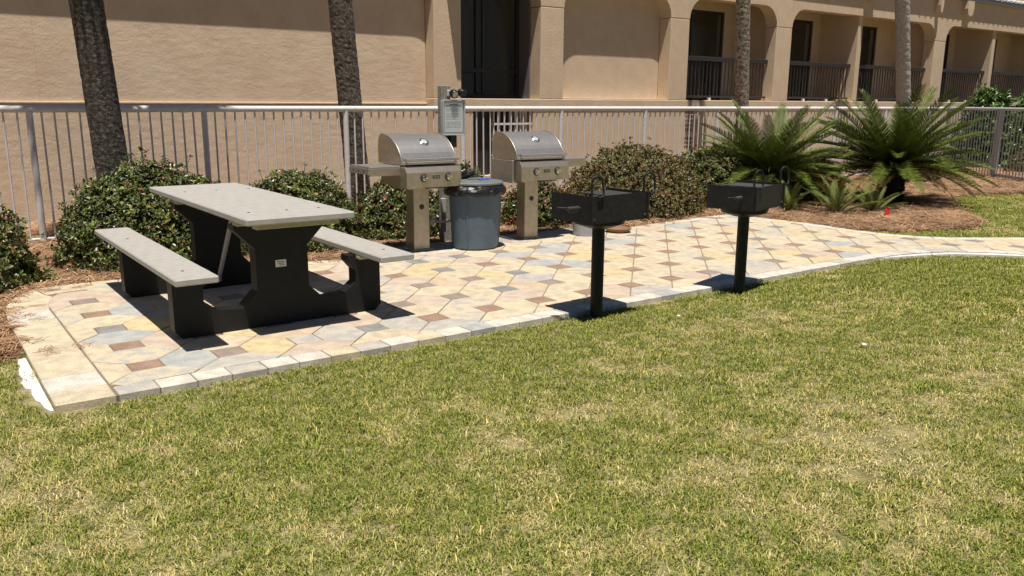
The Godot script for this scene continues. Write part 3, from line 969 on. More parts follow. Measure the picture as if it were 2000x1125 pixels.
# ---------------------------------------------------------------- pedestal grills
func pedestal_grill(label, at: Vector3, turn: float, box_c: Vector3, hscale: float):
	var g := thing("pedestal_grill", label, "grill", at, turn)
	var k := MB.new()
	var yb := 0.715 * hscale
	var yt := 0.918 * hscale
	k.tube([Vector3(0, -0.1, 0), Vector3(0, yb, 0)], 0.048, 20)
	part("post", k, M.black_steel, g)
	k = MB.new()
	k.lathe([Vector2(0.05, yb - 0.03), Vector2(0.10, yb - 0.02), Vector2(0.19, yb + 0.012), Vector2(0.20, yb + 0.046), Vector2(0.0, yb + 0.046)], 28)
	part("swivel_plate", k, M.black_steel, g)
	var fb := Node3D.new()
	fb.name = "firebox"
	g.add_child(fb)
	fb.position = box_c
	var w := 0.285
	var d := 0.215
	var th := 0.006
	var hh := yt - yb
	boxpart("floor", Vector3(0, yb + th * 0.5, 0), Vector3(2 * w, th, 2 * d), M.black_steel, fb, 0.001)
	boxpart("side", Vector3(-w + th * 0.5, yb + hh * 0.5, 0), Vector3(th, hh - 0.014, 2 * d), M.black_steel, fb, 0.001)
	boxpart("side", Vector3(w - th * 0.5, yb + hh * 0.5, 0), Vector3(th, hh - 0.014, 2 * d), M.black_steel, fb, 0.001)
	boxpart("front", Vector3(0, yb + hh * 0.5, d - th * 0.5), Vector3(2 * w - 2 * th - 0.002, hh - 0.014, th), M.black_steel, fb, 0.001)
	boxpart("back", Vector3(0.0, yb + hh * 0.25, -d + th * 0.5), Vector3(2 * w - 2 * th - 0.002, hh * 0.5 - 0.014, th), M.black_steel, fb, 0.001)
	for x in [-w, w]:
		boxpart("corner_angle", Vector3(x * 1.006, yb + hh * 0.5, d + 0.004), Vector3(0.018, hh, 0.018), M.black_steel, fb, 0.003)
		k = MB.new()
		k.lathe([Vector2(0.011, 0), Vector2(0.010, 0.006), Vector2(0.0, 0.008)], 10, Transform3D(Basis(Vector3.RIGHT, PI / 2), Vector3(x * 0.93, yb + 0.03, d)))
		part("bolt", k, M.grate, fb)
	# cooking grate: frame, bars and two upright loop handles
	var gr := Node3D.new()
	gr.name = "cooking_grate"
	fb.add_child(gr)
	k = MB.new()
	var gy := yt - 0.03
	for i in 21:
		var x := 0.0 + 0.0133 * i
		k.tube([Vector3(x, gy, -d + 0.02), Vector3(x, gy, d - 0.02)], 0.004, 5)
	for z in [-d + 0.02, 0.0, d - 0.02]:
		k.tube([Vector3(-0.01, gy - 0.006, z), Vector3(w - 0.012, gy - 0.006, z)], 0.006, 6)
	part("bars", k, M.grate, gr)
	for q in [[-w + 0.02, 1.0], [w - 0.01, 1.0]]:
		k = MB.new()
		var pts := []
		pts.append(Vector3(q[0] + 0.0, yt - 0.02, d - 0.03))
		pts.append(Vector3(q[0] + 0.0, yt + 0.075, d - 0.03))
		for i in 7:
			var a := PI - PI * 0.85 * i / 6.0
			pts.append(Vector3(q[0] + 0.035 + 0.035 * cos(a), yt + 0.095 + 0.035 * sin(a), d - 0.03 + 0.006 * i))
		pts.append(Vector3(q[0] + 0.075, yt + 0.03, d + 0.012))
		pts.append(Vector3(q[0] + 0.07, yt - 0.012, d + 0.014))
		pts.append(Vector3(q[0] + 0.02, yt - 0.02, d + 0.014))
		k.tube(pts, 0.0085, 8)
		part("loop_handle", k, M.black_steel, gr)
	# coil handle on the side
	k = MB.new()
	var cp := []
	cp.append(Vector3(-w - 0.004, yb + 0.11, 0.10))
	cp.append(Vector3(-w - 0.03, yb + 0.105, 0.10))
	for i in 60:
		var a := i * 0.9
		cp.append(Vector3(-w - 0.03 - 0.0017 * i, yb + 0.105 + 0.017 * sin(a), 0.10 + 0.017 * cos(a)))
	k.tube(cp, 0.004, 5)
	k.tube([Vector3(-w - 0.004, yb + 0.105, 0.10), Vector3(-w - 0.19, yb + 0.12, 0.06)], 0.005, 6)
	part("coil_handle", k, M.grate, fb)

# ---------------------------------------------------------------- gas grills
func gas_grill(label, at: Vector3, turn: float, left_up: bool):
	var g := thing("gas_grill", label, "gas grill", at, turn)
	# origin under the middle of the pedestal, front towards +z
	boxpart("pedestal", Vector3(0, 0.335, 0), Vector3(0.19, 0.67, 0.17), M.steel_soft, g, 0.006)
	boxpart("pedestal_foot", Vector3(0, 0.008, 0), Vector3(0.25, 0.016, 0.23), M.steel_soft, g, 0.003)
	boxpart("support_plate", Vector3(0, 0.685, 0.02), Vector3(0.42, 0.028, 0.34), M.steel_soft, g, 0.004)
	var k := MB.new()
	k.lathe([Vector2(0.028, 0), Vector2(0.028, 0.006), Vector2(0.0, 0.007)], 18, Transform3D(Basis(Vector3.RIGHT, PI / 2), Vector3(0.0, 0.47, 0.085)))
	part("gas_port", k, M.dark_steel, g)
	boxpart("firebox", Vector3(0, 0.81, -0.02), Vector3(0.60, 0.22, 0.46), M.steel_soft, g, 0.006)
	# control panel with sloped shoulder
	var cp := Node3D.new()
	cp.name = "control_panel"
	g.add_child(cp)
	k = MB.new()
	k.prism(poly([[0.205, 0.70], [0.36, 0.70], [0.36, 0.855], [0.32, 0.915], [0.205, 0.925]]), -0.325, 0.325, Transform3D(Basis(Vector3(0, 0, 1), Vector3(0, 1, 0), Vector3(-1, 0, 0)), Vector3.ZERO))
	part("fascia", k, M.steel_soft, cp)
	boxpart("drip_tray", Vector3(0.02, 0.695, 0.3615), Vector3(0.26, 0.012, 0.006), M.dark_steel, cp, 0.001)
	boxpart("badge", Vector3(0.02, 0.805, 0.3615), Vector3(0.085, 0.032, 0.004), M.dark_steel, cp, 0.001)
	for i in 4:
		boxpart("badge_mark", Vector3(-0.008 + i * 0.018, 0.805, 0.3642), Vector3(0.010, 0.013, 0.001), M.steel, cp, 0.0)
	for x in [-0.125, 0.165]:
		var kb := Node3D.new()
		kb.name = "knob"
		cp.add_child(kb, true)
		var xf := Transform3D(Basis(Vector3.RIGHT, PI / 2), Vector3(x, 0.80, 0.36))
		k = MB.new(); k.lathe([Vector2(0.042, 0), Vector2(0.042, 0.006), Vector2(0.034, 0.009), Vector2(0, 0.009)], 20, xf); part("bezel", k, M.dark_steel, kb)
		k = MB.new(); k.lathe([Vector2(0.031, 0.008), Vector2(0.030, 0.034), Vector2(0.025, 0.042), Vector2(0, 0.043)], 20, xf); part("grip", k, M.chrome, kb)
	# lid: rolled sheet with end plates
	var lid := Node3D.new()
	lid.name = "lid"
	g.add_child(lid)
	var prof := PackedVector2Array()
	prof.append(Vector2(-0.235, 0.93))
	prof.append(Vector2(-0.24, 1.10))
	prof.append(Vector2(-0.225, 1.18))
	prof.append(Vector2(-0.19, 1.222))
	for i in 11:
		var t := 1.62 - 1.38 * i / 10.0
		prof.append(Vector2(-0.15 + 0.425 * cos(t), 0.872 + 0.355 * sin(t)))
	prof.append(Vector2(0.272, 0.93))
	k = MB.new()
	k.prism(prof, -0.318, 0.318, Transform3D(Basis(Vector3(0, 0, 1), Vector3(0, 1, 0), Vector3(-1, 0, 0)), Vector3.ZERO))
	part("hood", k, M.steel, lid)
	for s in [-1, 1]:
		k = MB.new()
		k.prism(prof, -0.005, 0.005, Transform3D(Basis(Vector3(0, 0, 1.015), Vector3(0, 1.004, 0), Vector3(-1, 0, 0)), Vector3(s * 0.3235, -0.003, 0.001)))
		part("end_plate", k, M.steel_soft, lid)
	for s in [-1, 1]:
		k = MB.new()
		var edge := []
		for i in range(3, prof.size()):
			edge.append(Vector3(s * 0.322, prof[i].y + 0.002, prof[i].x + 0.003))
		k.tube(edge, 0.0075, 6)
		part("edge_trim", k, M.steel, lid)
	k = MB.new()
	k.tube([Vector3(-0.315, 0.985, 0.325), Vector3(0.315, 0.985, 0.325)], 0.017, 14)
	part("handle", k, M.steel, lid)
	for s in [-1, 1]:
		boxpart("handle_bracket", Vector3(s * 0.29, 0.985, 0.295), Vector3(0.02, 0.03, 0.05), M.steel, lid, 0.003)
	boxpart("lid_lip", Vector3(0, 0.945, 0.285), Vector3(0.635, 0.03, 0.02), M.steel, lid, 0.004)
	var q := Vector3(0.02, 1.147, 0.116)
	var n := Vector3(0, 0.80, 0.60).normalized()
	var bx := Basis(Vector3.RIGHT, n, Vector3.RIGHT.cross(n))
	k = MB.new(); k.lathe([Vector2(0.052, -0.002), Vector2(0.050, 0.012), Vector2(0.040, 0.017), Vector2(0.036, 0.012), Vector2(0, 0.012)], 24, Transform3D(bx, q)); part("thermometer", k, M.chrome, lid)
	k = MB.new(); k.lathe([Vector2(0.034, 0.0125), Vector2(0.0, 0.0145)], 20, Transform3D(bx, q)); part("dial", k, M.box_grey, lid)
	# side shelves
	if left_up:
		var sh := Node3D.new(); sh.name = "side_shelf"; g.add_child(sh, true)
		boxpart("shelf_top", Vector3(-0.50, 0.915, 0.02), Vector3(0.35, 0.018, 0.44), M.steel, sh, 0.003)
		boxpart("shelf_apron", Vector3(-0.50, 0.868, 0.235), Vector3(0.35, 0.075, 0.012), M.steel_soft, sh, 0.002)
		boxpart("shelf_apron", Vector3(-0.681, 0.875, 0.02), Vector3(0.012, 0.062, 0.44), M.steel, sh, 0.002)
		for z in [-0.1, 0.02, 0.14]:
			k = MB.new(); k.lathe([Vector2(0.012, 0), Vector2(0.0, 0.002)], 10, Transform3D(Basis(Vector3.BACK, PI / 2), Vector3(-0.6875, 0.875, z))); part("hook_hole", k, M.bolt, sh)
	else:
		var sh := Node3D.new(); sh.name = "folded_shelf"; g.add_child(sh, true)
		boxpart("shelf_top", Vector3(-0.35, 0.80, 0.0), Vector3(0.03, 0.25, 0.46), M.steel, sh, 0.004)
		var s2 := Node3D.new(); s2.name = "side_shelf"; g.add_child(s2, true)
		boxpart("shelf_top", Vector3(0.50, 0.915, 0.02), Vector3(0.33, 0.018, 0.44), M.steel, s2, 0.003)
		boxpart("shelf_apron", Vector3(0.50, 0.868, 0.235), Vector3(0.33, 0.075, 0.012), M.steel_soft, s2, 0.002)

# ---------------------------------------------------------------- bin, notice post, pipe, small things
func bin_and_post():
	var b := thing("trash_bin", "round blue-grey plastic trash bin with black liner between the gas grills", "trash bin", V(4.53, 0, 2.87))
	var k := MB.new()
	k.lathe([Vector2(0.0, 0.002), Vector2(0.235, 0.002), Vector2(0.25, 0.02), Vector2(0.285, 0.64), Vector2(0.30, 0.645), Vector2(0.30, 0.675), Vector2(0.275, 0.68)], 48)
	part("body", k, M.bin, b)
	for t in [0.55, 2.45, 4.0, 5.6]:
		k = MB.new()
		k.tube([Vector3(0.252 * cos(t), 0.05, 0.252 * sin(t)), Vector3(0.281 * cos(t), 0.56, 0.281 * sin(t))], 0.010, 6)
		part("rib", k, M.bin, b)
	# liner folded over the rim: wavy skirt
	k = MB.new()
	var nseg := 64
	var wob := noise(77, 0.9, 3)
	for ring in 5:
		for i in nseg:
			var pts := []
			for q in [[ring, i], [ring, i + 1], [ring + 1, i + 1], [ring + 1, i]]:
				var t: float = TAU * (q[1] % nseg) / nseg
				var fr: float = q[0] / 5.0
				var rr: float = 0.302 + 0.035 * sin(fr * PI * 0.8) + 0.022 * wob.get_noise_3d(cos(t) * 2.2, sin(t) * 2.2, fr * 1.5)
				var low: float = 0.585 + 0.03 * wob.get_noise_2d(cos(t) * 3 + 9, sin(t) * 3)
				pts.append(Vector3(rr * cos(t), lerpf(0.70, low, fr), rr * sin(t)))
			k.oquad(pts[0], pts[1], pts[2], pts[3], (pts[0] + pts[2]) * Vector3(1, 0, 1))
	part("liner", k, M.bag, b)
	k = MB.new()
	k.lathe([Vector2(0.295, 0.695), Vector2(0.31, 0.70), Vector2(0.31, 0.715), Vector2(0.295, 0.726), Vector2(0.20, 0.738), Vector2(0.0, 0.742)], 48)
	var lid := part("lid", k, M.bin_lid, b)
	boxpart("lid_grip", Vector3(0.0, 0.748, 0.0), Vector3(0.16, 0.016, 0.05), M.bin_lid, lid, 0.006)
	# things left on the lid
	var s := thing("plastic_bag_scrap", "crumpled black plastic bag lying on the trash bin lid", "bag", V(4.49, 0.735, 3.0))
	k = MB.new()
	var nz := noise(15, 2.2, 3)
	var P := func(i, j) -> Vector3:
		var th: float = PI * i / 10.0
		var ph: float = TAU * (j % 16) / 16.0
		var dir := Vector3(sin(th) * cos(ph), cos(th), sin(th) * sin(ph))
		var r := 1.0 + 0.55 * nz.get_noise_3d(dir.x * 1.5, dir.y * 1.5, dir.z * 1.5)
		return Vector3(dir.x * 0.11, maxf(dir.y * 0.05 + 0.04, 0.006), dir.z * 0.06) * r
	for i in 10:
		for j in 16:
			var c0: Vector3 = P.call(i, j)
			k.oquad(c0, P.call(i, j + 1), P.call(i + 1, j + 1), P.call(i + 1, j), c0 - Vector3(0, 0.03, 0))
	part("film", k, M.bag, s)
	var bl := thing("blue_wrapper", "flat bright blue wrapper lying on the trash bin lid", "wrapper", V(4.60, 0.737, 2.80), 0.4)
	k = MB.new()
	k.prism(poly([[-0.10, -0.03], [0.0, -0.045], [0.10, -0.02], [0.085, 0.03], [0.0, 0.022], [-0.085, 0.035]]), 0.0, 0.008, Transform3D(Basis(Vector3(1, 0, 0), Vector3(0, 0.1, -1), Vector3(0, 1, 0.1)), Vector3(0, 0.004, 0)))
	part("film", k, M.blue, bl)
	# notice post
	var p := thing("notice_post", "weathered wooden post with a clear notice box and twin black flood lights", "post", V(4.49, 0, 3.42))
	boxpart("post", Vector3(0, 0.83, 0), Vector3(0.115, 1.80, 0.09), M.wood_post, p, 0.006)
	var nb := Node3D.new(); nb.name = "notice_box"; p.add_child(nb)
	boxpart("case", Vector3(0.06, 1.385, 0.075), Vector3(0.285, 0.375, 0.05), M.box_grey, nb, 0.008)
	var img := Image.create(128, 168, false, Image.FORMAT_RGB8)
	img.fill(Color(0.93, 0.95, 0.96))
	var rr := RandomNumberGenerator.new(); rr.seed = 4
	for row in 17:
		var x := 12
		while x < 112:
			var wd := rr.randi_range(4, 13)
			if row % 6 != 5:
				img.fill_rect(Rect2i(x, 12 + row * 8, mini(wd, 114 - x), 3 if row > 0 else 5), Color(0.42, 0.45, 0.47))
			x += wd + 3
	img.fill_rect(Rect2i(34, 6, 60, 8), Color(0.30, 0.33, 0.36))
	var pm := StandardMaterial3D.new()
	pm.albedo_texture = ImageTexture.create_from_image(img)
	pm.roughness = 0.6
	var qm := QuadMesh.new(); qm.size = Vector2(0.235, 0.315)
	var paper := obj("notice_paper", qm, pm, nb)
	paper.position = Vector3(0.06, 1.385, 0.1025)
	var cg := plain(Color(0.75, 0.80, 0.82, 0.10), 0.06)
	cg.transparency = BaseMaterial3D.TRANSPARENCY_ALPHA
	boxpart("cover", Vector3(0.06, 1.385, 0.112), Vector3(0.275, 0.365, 0.012), cg, nb, 0.002)
	for x in [-0.078, 0.198]:
		boxpart("case_edge", Vector3(x, 1.385, 0.10), Vector3(0.012, 0.38, 0.04), M.box_grey, nb, 0.003)
	for y in [1.572, 1.198]:
		boxpart("case_edge", Vector3(0.06, y, 0.10), Vector3(0.264, 0.012, 0.04), M.box_grey, nb, 0.003)
	boxpart("switch_box", Vector3(0.06, 1.125, 0.07), Vector3(0.085, 0.13, 0.06), M.black_shiny, p, 0.006)
	boxpart("light_mount", Vector3(0.035, 1.65, 0.058), Vector3(0.06, 0.07, 0.03), M.box_grey, p, 0.01)
	for q in [[Vector3(0.045, 1.645, 0.12), Vector3(0.15, -0.35, 1.0)], [Vector3(0.165, 1.655, 0.10), Vector3(0.9, -0.5, 0.1)]]:
		var hd := Node3D.new(); hd.name = "flood_light"; p.add_child(hd, true)
		var ax: Vector3 = (q[1] as Vector3).normalized()
		var sx := ax.cross(Vector3.UP).normalized()
		var xf := Transform3D(Basis(sx, ax, sx.cross(ax)), q[0])
		k = MB.new(); k.lathe([Vector2(0.0, -0.045), Vector2(0.028, -0.04), Vector2(0.045, -0.01), Vector2(0.048, 0.03), Vector2(0.044, 0.042), Vector2(0.036, 0.036)], 22, xf); part("shell", k, M.black_shiny, hd)
		k = MB.new(); k.lathe([Vector2(0.037, 0.036), Vector2(0.0, 0.041)], 20, xf); part("lens", k, M.lens, hd)
		k = MB.new(); k.tube([Vector3(0.035, 1.645, 0.07), (q[0] as Vector3) - ax * 0.02], 0.011, 8); part("arm", k, M.black_shiny, hd)
	# gas line beside the post
	var gp := thing("gas_pipe", "pale gas pipe with valves running low behind the trash bin", "pipe", V(4.45, 0, 3.27))
	k = MB.new(); k.tube([Vector3(-0.50, 0.245, 0), Vector3(0.72, 0.255, 0)], 0.015, 10); part("pipe", k, M.pvc, gp)
	k = MB.new(); k.tube([Vector3(-0.50, 0.245, 0), Vector3(-0.53, 0.20, -0.02), Vector3(-0.53, 0.0, -0.02)], 0.015, 10); part("pipe", k, M.pvc, gp)
	k = MB.new(); k.tube([Vector3(0.07, 0.24, 0.02), Vector3(0.07, -0.05, 0.02)], [0.024, 0.030], 10); part("riser", k, M.galv, gp)
	k = MB.new(); k.tube([Vector3(0.07, 0.12, 0.02), Vector3(0.07, 0.05, 0.02)], [0.036, 0.036], 10); part("coupling", k, M.pvc, gp)
	boxpart("valve", Vector3(-0.22, 0.26, 0.01), Vector3(0.07, 0.05, 0.045), M.pvc, gp, 0.008)
	boxpart("valve_lever", Vector3(-0.22, 0.30, 0.012), Vector3(0.015, 0.05, 0.015), M.pvc, gp, 0.003)
	boxpart("meter_box", Vector3(-0.035, 0.42, -0.07), Vector3(0.05, 0.16, 0.05), M.galv, gp, 0.006)
	# ash can and saucer behind the near pedestal grill
	var c := thing("ash_can", "low grey metal ash can beside the planting bed", "can", V(6.12, 0, 2.86))
	k = MB.new(); k.lathe([Vector2(0.0, 0.002), Vector2(0.15, 0.002), Vector2(0.165, 0.22), Vector2(0.172, 0.225), Vector2(0.16, 0.23), Vector2(0.145, 0.03), Vector2(0.0, 0.03)], 32); part("body", k, M.galv, c)
	k = MB.new(); k.tube([Vector3(-0.165, 0.2, 0), Vector3(-0.16, 0.25, 0.02), Vector3(-0.08, 0.29, 0.05), Vector3(0.08, 0.29, 0.05), Vector3(0.16, 0.25, 0.02), Vector3(0.165, 0.2, 0)], 0.004, 6); part("bail", k, M.galv, c)
	var sc := thing("clay_saucer", "round brown clay saucer on the pavers near the ash can", "saucer", V(6.60, 0, 2.80))
	k = MB.new(); k.lathe([Vector2(0.0, 0.002), Vector2(0.13, 0.002), Vector2(0.165, 0.05), Vector2(0.155, 0.053), Vector2(0.12, 0.018), Vector2(0.0, 0.018)], 28); part("dish", k, M.clay, sc)
	# red marker flag
	var f := thing("marker_flag", "small red plastic marker flag on a wire in the mulch", "flag", V(10.9, -0.03, 1.84))
	k = MB.new(); k.tube([Vector3(0, 0, 0), Vector3(0.004, 0.15, 0)], 0.0025, 5); part("wire", k, M.galv, f)
	k = MB.new()
	var fl := [Vector3(0.0, 0.15, 0.0), Vector3(0.055, 0.13, 0.02), Vector3(0.11, 0.10, 0.015), Vector3(0.10, 0.03, 0.03), Vector3(0.05, 0.02, 0.035), Vector3(-0.02, 0.045, 0.02)]
	for i in range(1, 5):
		k.quad(fl[0], fl[i], fl[i + 1], fl[0].lerp(fl[i + 1], 0.5))
		k.tri(fl[0] - Vector3(0, 0, 0.002), fl[i + 1] - Vector3(0, 0, 0.002), fl[i] - Vector3(0, 0, 0.002))
	part("flag_sheet", k, M.red, f)
	# litter on the lawn
	for q in [[4.17, -0.48, 0.017, "small white scrap lying in the grass by the grill posts"], [4.62, -1.74, 0.021, "pale bit of litter out on the open lawn"]]:
		var l := thing("litter_scrap", q[3], "litter", V(q[0], -0.03, q[1]))
		k = MB.new()
		var r: float = q[2]
		k.prism(poly([[-r, -r * 0.5], [r * 0.2, -r * 0.8], [r, 0], [r * 0.3, r * 0.7], [-r * 0.7, r * 0.4]]), 0, r * 0.35, Transform3D(Basis(Vector3(1, 0, 0), Vector3(0, 0.25, -1), Vector3(0, 1, 0.25)), Vector3(0, 0.006, 0)))
		part("scrap", k, M.white_concrete, l)

# ---------------------------------------------------------------- plants
func rosette(sd: int, n: int, ln: float, wd: float, tones: Array) -> ArrayMesh:
	var r := RandomNumberGenerator.new()
	r.seed = sd
	var k := MB.new()
	for i in n:
		var az := TAU * i / n + r.randf_range(-0.5, 0.5)
		var el := r.randf_range(0.05, 1.1)
		var d := Vector3(cos(az) * cos(el), sin(el), sin(az) * cos(el))
		var side := d.cross(Vector3.UP).normalized() * wd * r.randf_range(0.7, 1.1)
		var nn := side.cross(d).normalized()
		if nn.y < 0: nn = -nn
		var l := ln * r.randf_range(0.65, 1.15)
		var p := Vector3(r.randf_range(-1, 1), r.randf_range(-0.6, 0.3), r.randf_range(-1, 1)) * ln * 0.45
		var c: Color = tones[r.randi() % tones.size()]
		k.col = c * r.randf_range(0.8, 1.2); k.col.a = 1.0
		var m1 := p + d * l * 0.35
		var m2 := p + d * l * 0.72 - nn * l * 0.03
		var t := p + d * l - nn * l * 0.12
		var up := nn * wd * 0.28
		k.quad(p, m1 + side * 0.9 + up, m2 + side * 0.75 + up, m2)
		k.tri(p, m2, m1)
		k.quad(p, m2, m2 - side * 0.75 + up, m1 - side * 0.9 + up)
		k.tri(m2, m2 + side * 0.75 + up, t)
		k.tri(m2, t, m2 - side * 0.75 + up)
	return k.commit()

func shrub(label, at: Vector3, r: Vector3, n: int, kinds: Array, sd: int, spread := 0.22):
	var s := thing("shrub", label, "shrub", at, 0.0, "clipped shrubs along the fence")
	var g := RandomNumberGenerator.new()
	g.seed = sd
	var nz := noise(sd, 1.6, 3)
	var k := MB.new()
	for i in 16:
		var az := g.randf() * TAU
		var el := g.randf_range(0.35, 1.4)
		var d := Vector3(cos(az) * cos(el) * r.x, sin(el) * r.y, sin(az) * cos(el) * r.z) * 0.88
		k.tube([Vector3(d.x * 0.08, -0.03, d.z * 0.08), d * 0.45 + Vector3(g.randf_range(-0.05, 0.05), 0.03, g.randf_range(-0.05, 0.05)), d], [0.014, 0.009, 0.004], 5, false)
	# a few shoots that escaped the shears
	var tips := []
	for i in 9:
		var az := g.randf() * TAU
		var el := g.randf_range(0.5, 1.5)
		var d := Vector3(cos(az) * cos(el) * r.x, sin(el) * r.y, sin(az) * cos(el) * r.z)
		var t := d * g.randf_range(1.06, 1.16) + Vector3(g.randf_range(-0.03, 0.03), 0, g.randf_range(-0.03, 0.03))
		k.tube([d * 0.8, d * 0.98, t], [0.005, 0.004, 0.0025], 5, false)
		tips.append(t)
	part("stems", k, M.twig, s)
	for t in tips:
		var o := obj("shoot_tip", kinds[kinds.size() - 1][0] if g.randf() < 0.2 else kinds[0][0], M.shoot, s)
		o.transform = Transform3D(Basis(Vector3.UP, g.randf() * TAU).scaled(Vector3.ONE * g.randf_range(0.6, 1.0)), t)
	var xs := []
	var cs := []
	for q in kinds: xs.append([]); cs.append([])
	for i in n:
		var az := g.randf() * TAU
		var u := g.randf_range(-0.28, 1.0)
		var cu := sqrt(maxf(0.0, 1.0 - u * u))
		var d := Vector3(cos(az) * cu, u, sin(az) * cu)
		var bump := 1.0 + 0.10 * nz.get_noise_3d(d.x * 2 + sd, d.y * 2, d.z * 2) + 0.08 * nz.get_noise_3d(d.x * 6, d.y * 6 + sd, d.z * 6)
		var depth := 1.0 - absf(g.randfn(0.0, spread)) + (0.10 if g.randf() < 0.06 else 0.0)
		var p := Vector3(d.x * r.x, d.y * r.y, d.z * r.z) * bump * clampf(depth, 0.25, 1.12)
		if p.y < -0.02: p.y = g.randf_range(-0.02, 0.1)
		var nn := (d + Vector3(g.randf_range(-0.5, 0.5), g.randf_range(-0.2, 0.7), g.randf_range(-0.5, 0.5))).normalized()
		var sx := nn.cross(Vector3(g.randf() - 0.5, g.randf() - 0.5, g.randf() - 0.5)).normalized()
		var sc := g.randf_range(0.55, 1.4)
		var w := 0
		var rr := g.randf()
		for q in kinds.size():
			rr -= kinds[q][1]
			if rr <= 0.0:
				w = q
				break
		xs[w].append(Transform3D(Basis(sx, nn, sx.cross(nn)).scaled(Vector3.ONE * sc), p))
		var b := g.randf_range(0.78, 1.2) + 0.25 * nz.get_noise_3d(p.x * 2, p.y * 2, p.z * 2 + 5)
		cs[w].append(Color(b * g.randf_range(0.9, 1.12), b, b * g.randf_range(0.85, 1.1)))
	for q in kinds.size():
		if xs[q].size() > 0:
			var f := scatter("foliage", kinds[q][0], M.leaf, xs[q], cs[q], s)
			f.set_meta("kind", "stuff")
	return s

